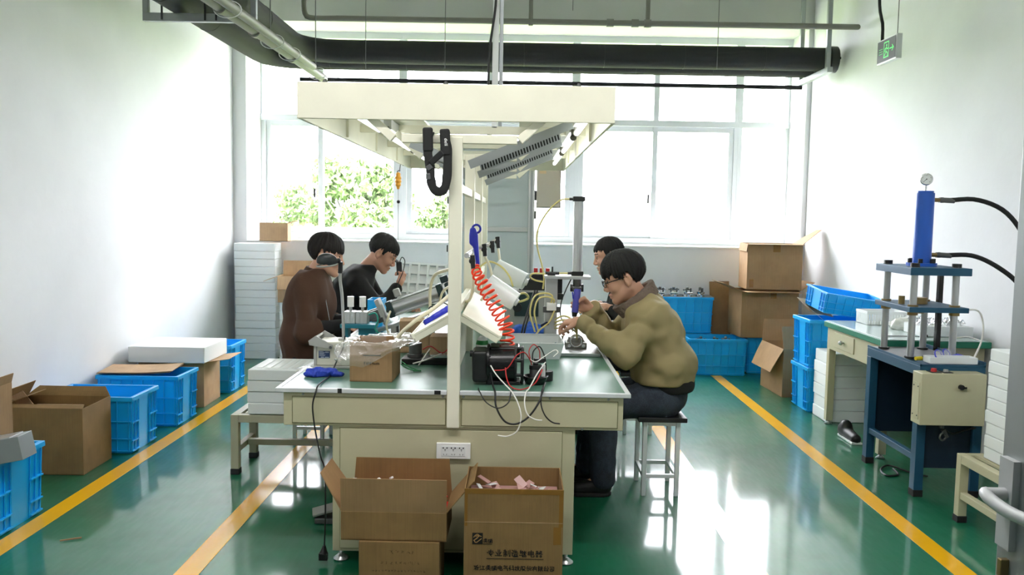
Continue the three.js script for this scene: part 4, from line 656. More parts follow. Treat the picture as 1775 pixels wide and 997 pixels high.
{
  const t = thing('black_shoe', 'black shoe with pale sole standing under the cream table by the press', 'shoe', [2.36, 0, -5.95]);
  new B(t).add(surface((x, y, z) => smin(capsule(x, y, z, [0, 0.045, -0.1], [0, 0.035, 0.1], 0.045, 0.035), capsule(x, y, z, [0, 0.07, -0.09], [0, 0.09, -0.08], 0.04, 0.038), 0.04), [-0.06, 0.012, -0.17], [0.06, 0.14, 0.16], 0.007), new THREE.Matrix4().makeTranslation(2.36, 0, -5.95)).mesh('upper', M.shoe, t);
  new B(t).box(2.322, 2.398, 0, 0.018, -6.09, -5.82, 0.006).mesh('sole', M.white, t);
  single('floor_cable', new B().tube([[2.36, 0.006, -5.25], [2.33, 0.006, -5.12], [2.26, 0.006, -5.1], [2.27, 0.006, -5.22], [2.35, 0.012, -5.3], [2.44, 0.006, -5.16], [2.5, 0.006, -5.1]], 0.006, 60, 6), M.black, 'black cable loop lying on the floor under the press stand', 'cable');
  single('floor_stick', new B().bx([-2.02, 0.006, -3.86], [0.09, 0.006, 0.008], [0, 0.5, 0], 0.002), M.card, 'small brown stick lying on the floor by the nearest crate', 'stick');
}
// chrome valves in and on the far crates
{
  const t = thing('chrome_valve', 'chrome pump part, first in the row on the tall crate pair', 'valve', [1.49, 0.733, -8.85]), w = (f, n, m) => { const b = new B(); f(b); return b.mesh(n, m, t); };
  w((b) => b.cyl([0, 0, 0], [0, 0.02, 0], 0.05, 0.05, 14).cyl([0, 0.02, 0], [0, 0.05, 0], 0.03, 0.035, 14), 'body', M.chrome); w((b) => b.cyl([-0.055, 0.07, 0], [0.055, 0.07, 0], 0.008, 0.008, 8).cyl([-0.03, 0.03, 0.02], [-0.03, 0.085, 0.02], 0.009).cyl([0.03, 0.03, 0.02], [0.03, 0.085, 0.02], 0.009).ball([0, 0.085, 0], 0.016), 'top_yoke', M.steelDark); w((b) => b.cyl([-0.04, 0.035, 0.03], [0.04, 0.035, 0.03], 0.012, 0.012, 10), 'cross_pin', M.chrome);
  ['second', 'third', 'fourth'].forEach((l, i) => copy(t, [1.63 + i * 0.135, 0.733, -8.85 + (i % 2) * 0.02], i * 0.6, `chrome pump part, ${l} in the row on the tall crate pair`));
  [[1.85, -8.5], [1.98, -8.48], [2.1, -8.52]].forEach(([x, z], i) => copy(t, [x, 0.27, z], i, ['chrome pump part lying in the parts crate, nearest the tall pair', 'chrome pump part lying in the middle of the parts crate', 'chrome pump part lying in the parts crate, nearest the cartons'][i]));
  single('parts_layer', new B().box(1.36, 2.04, 0.728, 0.733, -9.08, -8.78, 0), M.steelDark, 'flat dark sheet under the chrome parts on the tall crate pair', 'sheet');
  single('parts_layer', new B().box(1.74, 2.24, 0.262, 0.27, -8.72, -8.4, 0), M.steelDark, 'layer of dark metal under the chrome parts inside the crate', 'sheet');
}

// ---------------------------------------------------------------- things on the workbench
const kit = (t) => (f, n, m, p = t) => { const b = new B(t); f(b); return b.mesh(n, m, p); };
const YB = 0.7705;
{ // power unit with carrying handle and gooseneck magnifier
  const t = thing('lamp_power_unit', 'pale grey instrument box with folded carrying handle and dark rating plate', 'instrument', [-0.87, YB, -4.22]), w = kit(t);
  w((b) => b.box(-0.985, -0.74, YB, YB + 0.012, -4.34, -4.13, 0.003), 'base_plate', M.castGrey);
  w((b) => b.box(-0.955, -0.765, YB + 0.012, YB + 0.128, -4.32, -4.145, 0.006), 'case', sm(0xc9c8ba, 0.5));
  w((b) => b.box(-0.967, -0.952, YB + 0.01, YB + 0.12, -4.325, -4.138, 0.004), 'end_panel', M.castGrey);
  w((b) => { for (const z of [-4.135, -4.33]) b.shape([[-0.99, 0.905], [-0.955, 0.93], [-0.87, 0.884], [-0.878, 0.866], [-0.985, 0.884]], 0.006, new THREE.Matrix4().makeTranslation(0, 0, z)); b.bx([-0.972, 0.909, -4.23], [0.012, 0.03, 0.2], [0, 0, -0.9]); }, 'carry_handle', M.castGrey);
  for (const z of [-4.126, -4.336]) w((b) => b.cyl([-0.882, 0.876, z], [-0.882, 0.876, z + 0.006], 0.007, 0.007, 12), 'handle_screw', M.steelDark);
  w((b) => b.cyl([-0.79, YB + 0.128, -4.19], [-0.79, YB + 0.148, -4.19], 0.014, 0.014, 14), 'knob', M.whiteGloss);
  const art = print(256, 160, (g) => { g.fillStyle = '#22365a'; g.fillRect(0, 0, 256, 160); g.fillStyle = '#b9c3cf'; for (let k = 0; k < 6; k++) { g.fillRect(16, 14 + k * 18, 90 + (k * 37) % 50, 6); if (k < 2) g.fillRect(150, 14 + k * 18, 84, 8); } g.fillRect(50, 132, 70, 16); g.fillRect(140, 134, 96, 14); });
  decal('rating_plate', t, sm(0xffffff, 0.5, 0, { map: art }), 0.055, 0.035, [-0.916 + 0.87, 0.067, 4.22 - 4.1435]);
  const u = thing('gooseneck_magnifier', 'silver gooseneck with dark oval magnifier head in front of the brown jacket', 'magnifier', [-0.83, 0.9, -4.22]), v = kit(u);
  v((b) => b.box(-0.86, -0.8, YB + 0.128, YB + 0.138, -4.25, -4.2, 0.002), 'foot_clamp', M.castGrey);
  v((b) => b.tube([[-0.838, 0.9, -4.22], [-0.84, 1.0, -4.22], [-0.846, 1.12, -4.22], [-0.853, 1.2, -4.21], [-0.85, 1.27, -4.2]], 0.0075, 60, 10), 'gooseneck', M.steel);
  v((b) => b.cyl([-0.851, 1.23, -4.205], [-0.849, 1.285, -4.2], 0.012, 0.011, 12).ball([-0.86, 1.29, -4.2], 0.013), 'head_joint', M.black);
  const hd = v((b) => b.add(surface((x, y, z) => { const e = ellip(x, y, z, [0, 0, 0], [0.052, 0.04, 0.03]), i = ellip(x, y + 0.014, z, [0, 0, 0], [0.046, 0.04, 0.026]); return smax(smax(e, -i, 0.004), -(y + 0.02), 0.006); }, [-0.06, -0.03, -0.04], [0.06, 0.05, 0.04], 0.003), new THREE.Matrix4().compose(V(-0.912, 1.287, -4.19), new THREE.Quaternion().setFromEuler(new THREE.Euler(0.2, 0.1, -0.12)), V(1, 1, 1))), 'magnifier_hood', sm(0x2b3033, 0.35));
  v((b) => b.add(new THREE.TorusGeometry(0.045, 0.004, 8, 28), new THREE.Matrix4().compose(V(-0.913, 1.268, -4.19), new THREE.Quaternion().setFromEuler(new THREE.Euler(PI / 2 + 0.2, 0.12, 0)), V(1.1, 0.62, 1))), 'rim', M.castGrey, hd);
  single('power_cord', new B().tube([[-0.815, 0.93, -4.14], [-0.82, 0.88, -4.13], [-0.845, 0.82, -4.11], [-0.85, 0.79, -4.05], [-0.84, 0.777, -3.92], [-0.842, 0.777, -3.8], [-0.838, 0.779, -3.66], [-0.838, 0.76, -3.625], [-0.85, 0.71, -3.622], [-0.845, 0.63, -3.624], [-0.833, 0.55, -3.63], [-0.815, 0.47, -3.63], [-0.805, 0.44, -3.635], [-0.8, 0.25, -3.64], [-0.805, 0.08, -3.64]], 0.0034, 110, 6), M.black, 'black cord running over the bench edge down to the floor', 'cord');
  single('cord_plug', new B().cyl([-0.805, 0.085, -3.64], [-0.808, 0.05, -3.64], 0.006, 0.018, 10).box(-0.828, -0.79, 0.02, 0.052, -3.652, -3.628, 0.003), M.black, 'black plug at the lower end of the cord, next to the bench foot', 'plug');
}
{ // glove, carton with bag
  const g = surface((x, y, z) => { let d = smin(capsule(x, y, z, [-0.06, 0.018, 0], [-0.02, 0.02, 0.004], 0.017, 0.022), capsule(x, y, z, [-0.01, 0.018, 0], [0.05, 0.02, 0], 0.024, 0.02), 0.012); d = smin(d, capsule(x, y, z, [0.05, 0.016, 0.005], [0.09, 0.012, 0.008], 0.014, 0.01), 0.008); d = smin(d, capsule(x, y, z, [-0.07, 0.012, 0.015], [-0.03, 0.012, 0.025], 0.013, 0.013), 0.006); return Math.max(d + 0.008 * (vnoise3(x * 70, y * 70, z * 70) - 0.5) + 0.004 * (vnoise3(x * 160, y * 160, z * 160) - 0.5), -y + 0.001); }, [-0.1, -0.005, -0.05], [0.11, 0.06, 0.05], 0.003);
  const t = thing('rubber_glove', 'crumpled bright blue rubber glove lying at the front of the bench', 'glove', [-0.877, YB, -3.93]); new B().add(g).mesh('glove', M.gloveBlue, t);
  single('clear_film', new B().add(surface((x, y, z) => ellip(x, y, z, [0, 0.008, 0], [0.07, 0.018, 0.05]) + 0.015 * (vnoise3(x * 50, y * 50, z * 50) - 0.5), [-0.09, -0.002, -0.07], [0.09, 0.04, 0.07], 0.004), new THREE.Matrix4().makeTranslation(-0.95, YB + 0.002, -4.03)), M.bag, 'scrap of clear film under the blue glove', 'film');
  const c = thing('parts_box', 'small brown carton lined with a clear plastic bag, front of the bench', 'box', [-0.634, YB, -3.94], -0.02), w = (f, n, m) => { const b = new B(); f(b); return b.mesh(n, m, c); };
  const W = 0.19, H = 0.175, D = 0.24;
  for (const s of [-1, 1]) { w((b) => b.box(-W / 2, W / 2, 0, H, s * D / 2, s * (D / 2 - 0.005), 0.0015), 'side_wall', M.card); w((b) => b.box(s * W / 2, s * (W / 2 - 0.005), 0, H, -D / 2 + 0.005, D / 2 - 0.005, 0.0015), 'side_wall', M.card); } w((b) => b.box(-W / 2, W / 2, 0.001, 0.006, -D / 2, D / 2, 0), 'bottom', M.card);
  const art = print(256, 64, (g) => { g.clearRect(0, 0, 256, 64); g.fillStyle = '#17120d'; g.font = 'bold 52px serif'; g.fillText('F4M\u2030m', 8, 50); });
  decal('stamped_letters', c, sm(0xffffff, 0.9, 0, { map: art, transparent: true }), 0.08, 0.02, [0.005, 0.084, D / 2 + 0.001]);
  w((b) => b.box(-0.035, 0.045, 0.118, 0.122, D / 2, D / 2 + 0.001, 0), 'handle_slot', M.black);
  const P = [], I = [], nu = 120, nv = 22; const rect = (u, e) => { const per = 2 * (W + D); let s = u * per, x, z; if (s < W) { x = -W / 2 + s; z = D / 2; } else if (s < W + D) { x = W / 2; z = D / 2 - (s - W); } else if (s < 2 * W + D) { x = W / 2 - (s - W - D); z = -D / 2; } else { x = -W / 2; z = -D / 2 + (s - 2 * W - D); } return [x * (1 + e / (W / 2)), z * (1 + e / (D / 2))]; };
  for (let i = 0; i < nu; i++) for (let j = 0; j < nv; j++) {
    const u = i / nu, v = j / (nv - 1), a = u * 6.2832, side = Math.max(0, Math.cos((u - 0.5 * (W + D / 2) / (W + D) - 0.06) * 6.2832)) * 1.5 + Math.max(0, Math.cos((u - 0.5 * (2 * W + 1.5 * D) / (W + D)) * 6.2832)) * 1.1; let e, y;
    if (v < 0.3) { e = -0.012 - 0.01 * Math.sin(a * 5); y = H - 0.06 + v / 0.3 * 0.07; } else { const q = (v - 0.3) / 0.7; e = 0.004 + Math.sin(q * 2.6) * (0.012 + 0.05 * side) ; y = H + 0.012 - q * (0.075 + 0.04 * Math.sin(a * 1.0 + 2.2) + 0.02 * Math.sin(a * 3)); }
    const n = 0.022 * (vnoise3(u * 26, v * 7, 3) - 0.5) + 0.012 * (vnoise3(u * 70, v * 16, 9) - 0.5), [x, z] = rect(u, v < 0.3 ? e : Math.max(0.003, e + n)); P.push(x, y + n * 0.7, z);
  }
  for (let i = 0; i < nu; i++) for (let j = 0; j < nv - 1; j++) { const a = i * nv + j, b = ((i + 1) % nu) * nv + j; I.push(a, b, b + 1, a, b + 1, a + 1); }
  const bg = new THREE.BufferGeometry(); bg.setAttribute('position', new THREE.Float32BufferAttribute(P, 3)); bg.setIndex(I); bg.computeVertexNormals();
  const bag = thing('plastic_liner', 'crinkled clear plastic bag folded over the rim of the small bench carton', 'plastic bag', [-0.634, YB, -3.94], -0.02); new B().add(bg).mesh('liner', M.bag, bag);
  single('wire_bundle', new B().tube([[-0.54, 0.8, -4.12], [-0.51, 0.785, -4.1], [-0.47, 0.776, -4.09]], 0.003, 20, 6).tube([[-0.54, 0.81, -4.14], [-0.5, 0.79, -4.11], [-0.45, 0.775, -4.1]], 0.003, 20, 6).bx([-0.46, 0.776, -4.09], [0.04, 0.008, 0.01]), sm(0x2f8a52, 0.5), 'green and dark wire end beside the small bench carton', 'wire');
}
{ // black blower motor and its small motor with wires
  const t = thing('blower_housing', 'black plastic blower housing lying sideways at the bench front edge', 'blower', [-0.05, YB, -3.85]), w = kit(t), y = 0.855, z = -3.86;
  w((b) => { b.cyl([-0.115, y, z], [0.008, y, z], 0.072, 0.078, 32); b.cyl([-0.118, y + 0.006, z], [-0.108, y + 0.006, z], 0.085, 0.085, 32); b.bx([-0.04, y + 0.06, z - 0.02], [0.14, 0.05, 0.09], [0.1, 0, 0], 0.012); }, 'barrel', M.blackGloss);
  w((b) => b.bx([-0.148, 0.853, z], [0.07, 0.14, 0.15], [0, 0, 0.03], 0.014).cyl([-0.195, 0.905, z + 0.03], [-0.16, 0.905, z + 0.03], 0.014, 0.014, 12), 'end_cover', M.black);
  w((b) => { b.ring([0.04, y, z], 0.078, 0.007, [0, PI / 2, 0], 36); b.ring([0.01, y, z], 0.078, 0.006, [0, PI / 2, 0], 36); for (let k = 0; k < 7; k++) { const a = k * 0.9 + 0.4; b.cyl([0.008, y + Math.sin(a) * 0.078, z + Math.cos(a) * 0.078], [0.042, y + Math.sin(a) * 0.078, z + Math.cos(a) * 0.078], 0.008, 0.008, 6); } }, 'slotted_ring', M.black);
  w((b) => b.box(-0.12, 0.03, 0.7712, 0.786, z - 0.05, z + 0.055, 0.003).box(-0.115, -0.1, 0.7712, 0.9, z + 0.045, z + 0.06, 0.002), 'foot', M.black);
  const u = thing('small_motor', 'small steel motor on a black round base with red and white wires', 'motor', [0.1, YB, -3.88]), v = kit(u);
  v((b) => b.lathe([[0, 0.0], [0.045, 0.0], [0.055, 0.03], [0.058, 0.036], [0.05, 0.036], [0.04, 0.012], [0, 0.012]], [0.1, YB + 0.0005, -3.85], 30), 'base_cup', M.blackGloss); v((b) => b.cyl([0.148, YB + 0.002, -3.93], [0.148, YB + 0.045, -3.93], 0.035, 0.035, 22), 'rear_cup', M.black);
  v((b) => b.cyl([0.1, 0.783, -3.85], [0.1, 0.838, -3.85], 0.027, 0.027, 24), 'motor_can', M.steelDark); v((b) => b.cyl([0.1, 0.838, -3.85], [0.1, 0.855, -3.85], 0.029, 0.029, 24).cyl([0.1, 0.855, -3.85], [0.1, 0.866, -3.85], 0.012, 0.012, 12), 'motor_cap', M.black);
  v((b) => b.bx([0.12, 0.868, -3.9], [0.05, 0.02, 0.03], [0, 0.3, 0]), 'terminal_block', M.black); v((b) => b.box(0.125, 0.145, 0.8, 0.85, -3.9, -3.86, 0.002), 'white_label', M.whiteGloss);
  const wire = (l, m, r, pts) => single('loose_wire', new B().tube(pts, r, 70, 6), m, l, 'wire'), e = -3.625;
  wire('white wire hanging longest from the blower over the bench edge', M.wireWhite, 0.003, [[-0.1, 0.862, -3.775], [-0.075, 0.83, -3.74], [-0.02, 0.787, -3.66], [-0.005, 0.778, e], [0.02, 0.74, e + 0.03], [0.036, 0.68, e + 0.05], [0.02, 0.62, e + 0.05], [-0.02, 0.595, e + 0.04], [-0.06, 0.595, e + 0.03]]);
  wire('white wire hanging from the small motor in a short bow', M.wireWhite, 0.003, [[0.145, 0.865, -3.87], [0.11, 0.83, -3.8], [0.07, 0.785, -3.67], [0.056, 0.776, e], [0.05, 0.735, e + 0.03], [0.065, 0.69, e + 0.05], [0.1, 0.67, e + 0.05], [0.125, 0.668, e + 0.05]]);
  wire('thick black wire drooping in the deepest bow below the bench edge', M.black, 0.0042, [[-0.1, 0.83, -3.77], [-0.085, 0.79, -3.67], [-0.075, 0.772, e], [-0.07, 0.72, e + 0.03], [-0.03, 0.66, e + 0.05], [0.01, 0.65, e + 0.05], [0.06, 0.675, e + 0.05], [0.11, 0.74, e + 0.03], [0.125, 0.778, e], [0.14, 0.8, -3.72]]);
  wire('thin black wire in a shallow bow nearest the bench post', M.black, 0.0026, [[-0.15, 0.775, -3.7], [-0.142, 0.777, e], [-0.11, 0.735, e + 0.03], [-0.06, 0.715, e + 0.04], [-0.02, 0.735, e + 0.03], [-0.008, 0.775, e], [-0.0, 0.778, -3.68]]);
  wire('thin black wire end hanging farthest towards the green jacket', M.black, 0.003, [[0.13, 0.79, -3.7], [0.122, 0.777, e], [0.12, 0.73, e + 0.03], [0.14, 0.685, e + 0.05], [0.17, 0.66, e + 0.05], [0.2, 0.655, e + 0.05]]);
  wire('red wire arching over the blower to the small motor', M.red, 0.0028, [[-0.09, 0.84, -3.775], [-0.03, 0.85, -3.77], [0.015, 0.91, -3.78], [0.045, 0.92, -3.8], [0.075, 0.88, -3.83], [0.082, 0.858, -3.84]]);
  wire('red wire looping down in front of the blower', M.red, 0.0028, [[-0.035, 0.855, -3.77], [-0.03, 0.82, -3.75], [-0.01, 0.785, -3.7], [0.03, 0.776, -3.68], [0.09, 0.79, -3.73], [0.13, 0.84, -3.82]]);
  wire('red wire loop standing above the small motor', M.red, 0.0024, [[0.08, 0.866, -3.85], [0.07, 0.92, -3.86], [0.09, 0.945, -3.87], [0.115, 0.92, -3.88], [0.12, 0.875, -3.89]]);
  wire('black wire loop standing above the small motor', M.black, 0.003, [[0.085, 0.866, -3.86], [0.09, 0.915, -3.87], [0.115, 0.935, -3.88], [0.14, 0.89, -3.9], [0.15, 0.83, -3.92], [0.15, 0.815, -3.93]]);
  wire('white wire reaching sideways from the small motor in the air', M.wireWhite, 0.0026, [[0.07, 0.885, -3.84], [0.1, 0.868, -3.86], [0.14, 0.89, -3.88], [0.19, 0.92, -3.88], [0.2, 0.912, -3.87], [0.18, 0.893, -3.86]]);
}
{ // white tray of screws, bottle, cloths
  const t = thing('screw_tray', 'white plastic tray with small blue-grey screws behind the blower', 'tray', [0.1, YB, -4.7]), w = kit(t), P = [[-0.1, -0.16], [0.2, -0.16], [0.2, 0.12], [-0.1, 0.12]];
  const cx = 0.11, cz = -4.68, lean = (x0, z0, x1, z1) => { const g = new THREE.BufferGeometry(), A = []; const p = (x, z, k, y) => A.push(cx + x * k, y, cz + z * k); const q = []; for (const o of [0, 0.004]) for (const [k, y] of [[0.86, 0.772], [1, 0.858]]) { for (const [x, z] of [[x0, z0], [x1, z1]]) q.push([cx + x * (k - o * 6), y, cz + z * (k - o * 6)]); } g.setAttribute('position', new THREE.Float32BufferAttribute(q.flat(), 3)); g.setIndex([0, 1, 3, 0, 3, 2, 5, 4, 6, 5, 6, 7, 2, 3, 7, 2, 7, 6]); const n = g.toNonIndexed(); n.computeVertexNormals(); return n; };
  const a = 0.155, c = 0.185; w((b) => b.box(cx - a * 0.86, cx + a * 0.86, 0.7712, 0.775, cz - c * 0.86, cz + c * 0.86, 0), 'bottom', M.plasticWhite);
  for (const [x0, z0, x1, z1] of [[-a, c, a, c], [a, c, a, -c], [a, -c, -a, -c], [-a, -c, -a, c]]) w((b) => b.add(lean(x0, z0, x1, z1)), 'side_wall', M.plasticWhite);
  w((b) => { for (const s of [-1, 1]) b.box(cx - a, cx + a, 0.855, 0.86, cz + s * c, cz + s * (c - 0.01), 0.001).box(cx + s * a, cx + s * (a - 0.01), 0.855, 0.86, cz - c, cz + c, 0.001); }, 'rim', M.plasticWhite);
  seed = 5; const b = new B(t); for (let k = 0; k < 160; k++) b.bx([cx + rr(-0.12, 0.12), 0.785 + rnd() * 0.03, cz + rr(-0.15, 0.13)], [0.022, 0.004, 0.004], [rr(0, 3), rr(0, 3), rr(0, 3)], 0); b.mesh('screws', sm(0x6f8f9c, 0.4, 0.5), t).userData.kind = 'stuff';
  const u = thing('spray_bottle', 'white bottle with green label standing under the sloping shelf', 'bottle', [-0.19, YB, -4.42]), v = kit(u);
  v((q) => q.lathe([[0, 0], [0.03, 0.0], [0.034, 0.008], [0.034, 0.07], [0.03, 0.095], [0.02, 0.115], [0.012, 0.122], [0, 0.122]], [-0.165, YB, -4.5], 26), 'bottle_body', M.whiteGloss); v((q) => q.cyl([-0.165, YB + 0.078, -4.5], [-0.165, YB + 0.1, -4.5], 0.0343, 0.029, 26, true), 'green_label', sm(0x15803c, 0.4));
  const art = print(128, 64, (g) => { g.clearRect(0, 0, 128, 64); g.fillStyle = '#c01818'; g.font = 'bold 50px sans-serif'; g.fillText('A', 8, 52); g.fillStyle = '#26303a'; g.fillText('DIT', 42, 52); }); decal('letters', u, sm(0xffffff, 0.5, 0, { map: art, transparent: true }), 0.05, 0.026, [0.025, 0.04, -0.045]);
  const cl = thing('blue_cloth', 'crumpled blue cloth lying on the bench near the press column', 'cloth', [0.1, YB, -5.5]); new B().add(surface((x, y, z) => ellip(x, y, z, [0, 0.02, 0], [0.11, 0.05, 0.08]) + 0.03 * (vnoise3(x * 25, y * 25, z * 25) - 0.5) + 0.015 * (vnoise3(x * 60, y * 60, z * 60) - 0.5), [-0.14, 0.0, -0.11], [0.14, 0.1, 0.11], 0.006)).mesh('cloth', sm(0x2457b8, 0.8), cl);
}
{ // pneumatic screw press on the green-jacket side
  const t = thing('pneumatic_press', 'steel bench press with tall silver air cylinder in front of the green jacket', 'press', [0.3, YB, -4.95]), w = kit(t);
  w((b) => b.box(0.16, 0.47, YB + 0.001, YB + 0.02, -5.12, -4.62, 0.003), 'base_plate', M.steel); w((b) => b.box(0.175, 0.247, YB + 0.02, 1.167, -5.06, -4.96, 0.004), 'column', M.silver); w((b) => b.box(0.17, 0.434, 1.167, 1.185, -5.08, -4.92, 0.003), 'top_plate', M.silver);
  w((b) => b.box(0.245, 0.275, 1.06, 1.167, -5.04, -4.99, 0.002).box(0.248, 0.28, 1.045, 1.08, -5.05, -4.97, 0.002), 'stop_bracket', M.black);
  const c = w((b) => b.cyl([0.36, 1.205, -5.0], [0.36, 1.615, -5.0], 0.029, 0.029, 28), 'air_cylinder', M.silver); w((b) => b.box(0.326, 0.394, 1.185, 1.21, -5.034, -4.966, 0.003), 'end_block', M.black, c); w((b) => b.box(0.326, 0.394, 1.612, 1.64, -5.034, -4.966, 0.003), 'end_block', M.black, c);
  for (const y of [1.625, 1.197]) w((b) => b.cyl([0.326, y, -5.0], [0.305, y, -5.0], 0.008, 0.008, 8), 'air_fitting', M.black, c);
  w((b) => b.cyl([0.36, 1.167, -5.0], [0.36, 1.12, -5.0], 0.024, 0.024, 18).box(0.322, 0.398, 1.092, 1.118, -5.02, -4.98, 0.003).box(0.322, 0.336, 1.092, 1.135, -5.02, -4.98, 0.003).box(0.384, 0.398, 1.092, 1.135, -5.02, -4.98, 0.003), 'chuck', M.steelDark);
  w((b) => { b.cyl([0.21, 1.185, -4.98], [0.21, 1.2, -4.98], 0.025, 0.025, 10).cyl([0.215, 1.2, -4.98], [0.215, 1.235, -4.98], 0.006, 0.005, 8).cyl([0.175, 1.197, -4.98], [0.255, 1.197, -4.98], 0.009, 0.009, 8); }, 'flow_valve', M.black);
  w((b) => b.box(0.185, 0.24, 0.985, 1.03, -4.958, -4.93, 0.002), 'limit_switch', M.whiteGloss); w((b) => b.box(0.165, 0.262, 0.972, 1.005, -4.98, -4.95, 0.002), 'switch_bracket', M.steelDark);
  const f = w((b) => b.box(0.29, 0.41, YB + 0.02, YB + 0.05, -4.92, -4.8, 0.003).cyl([0.35, YB + 0.05, -4.86], [0.35, YB + 0.075, -4.86], 0.05, 0.04, 24), 'fixture', M.castGrey); w((b) => b.ring([0.35, YB + 0.06, -4.805], 0.032, 0.008, [0, 0, 0], 24).cyl([0.31, YB + 0.035, -4.8], [0.31, YB + 0.035, -4.79], 0.009).cyl([0.39, YB + 0.035, -4.8], [0.39, YB + 0.035, -4.79], 0.009), 'clamp_ring', M.chrome, f); w((b) => b.cyl([0.26, YB + 0.02, -4.84], [0.27, YB + 0.085, -4.84], 0.009, 0.012, 10), 'clamp_lever', M.brass, f);
  const hose = (l, pts, m = M.hoseYellow, r = 0.005) => single('air_hose', new B().tube(pts, r, 80, 7), m, l, 'hose');
  hose('yellow air hose curving from the top of the silver cylinder down to the valve', [[0.305, 1.625, -5.0], [0.26, 1.62, -5.0], [0.19, 1.56, -5.0], [0.13, 1.45, -5.02], [0.125, 1.36, -5.02], [0.155, 1.24, -5.02], [0.17, 1.165, -5.03], [0.165, 1.1, -5.04]]);
  hose('yellow air hose running level behind the press top plate', [[0.305, 1.197, -5.0], [0.26, 1.197, -4.99], [0.18, 1.193, -4.98], [0.1, 1.19, -5.0], [0.09, 1.17, -5.02], [0.12, 1.15, -5.04], [0.175, 1.14, -5.04]]);
  hose('yellow hose loop beside the press column, upper one', [[0.12, 0.86, -4.93], [0.09, 0.98, -4.93], [0.12, 1.07, -4.93], [0.18, 1.085, -4.93], [0.215, 1.07, -4.93], [0.21, 1.03, -4.935]]);
  hose('yellow hose loop beside the press column, inner one', [[0.14, 0.86, -4.92], [0.115, 0.98, -4.92], [0.14, 1.055, -4.92], [0.19, 1.065, -4.92], [0.225, 1.05, -4.92], [0.225, 1.03, -4.935]]);
  hose('yellow hose twisting down to the bench beside the press column', [[0.23, 0.985, -4.93], [0.2, 0.92, -4.92], [0.14, 0.87, -4.9], [0.12, 0.83, -4.9], [0.135, 0.79, -4.9], [0.15, 0.778, -4.9]]);
  [0, 1, 2, 3].forEach((k) => hose(['topmost', 'second', 'third', 'lowest'][k] + ' of four yellow hoses running from the press column to the hands', [[0.235, 0.935 - k * 0.018, -4.94], [0.28, 0.965 - k * 0.022, -4.85], [0.32, 0.955 - k * 0.018, -4.78], [0.345, 0.92 - k * 0.012, -4.76], [0.352, 0.875 - k * 0.01, -4.79]]));
  hose('black thin cable hanging under the press top plate', [[0.325, 1.165, -4.99], [0.295, 1.1, -4.98], [0.27, 1.03, -4.97], [0.268, 0.95, -4.96], [0.29, 0.91, -4.94]], M.black, 0.0035);
  for (const [i, x] of [0.05, 0.065].entries()) hose(['pair of black cables rising behind the screw tray, nearer the coil', 'pair of black cables rising behind the screw tray, nearer the press'][i], [[x - 0.01, 0.775, -5.05], [x, 0.86, -5.05], [x + 0.03, 0.96, -5.1], [x + 0.07, 1.08, -5.15]], M.black, 0.006);
  single('hose_connector', new B().bx([0.175, 0.905, -4.925], [0.045, 0.022, 0.02], [0, 0, 0.5]), sm(0x22284a, 0.4), 'dark blue hose connector hanging beside the press column', 'connector');
  // grey machine body behind
  const g = thing('grey_machine', 'grey machine body with dark front on the bench behind the coil hose', 'machine', [0.1, YB, -5.75]), v = kit(g);
  v((b) => b.box(-0.07, 0.2, YB + 0.001, 1.03, -5.95, -5.72, 0.006), 'body', M.castGrey); v((b) => b.box(0.0, 0.16, 0.86, 1.02, -5.72, -5.705, 0.003), 'front_plate', M.greenDark); v((b) => b.box(0.03, 0.28, 1.03, 1.1, -5.9, -5.75, 0.003), 'top_unit', M.black); v((b) => b.cyl([0.02, 0.92, -5.705], [0.02, 0.92, -5.68], 0.03, 0.03, 16), 'dial', M.black);
  const r = thing('valve_terminal', 'black valve block with red fittings standing beyond the press column', 'valve', [0.2, 1.1, -5.8]), q = kit(r);
  q((b) => b.box(0.1, 0.3, 1.1, 1.135, -5.88, -5.78, 0.002), 'valve_block', M.black); for (const x of [0.14, 0.18, 0.22]) q((b) => b.cyl([x, 1.135, -5.83], [x, 1.175, -5.83], 0.014, 0.014, 10), 'fitting', M.red);
}
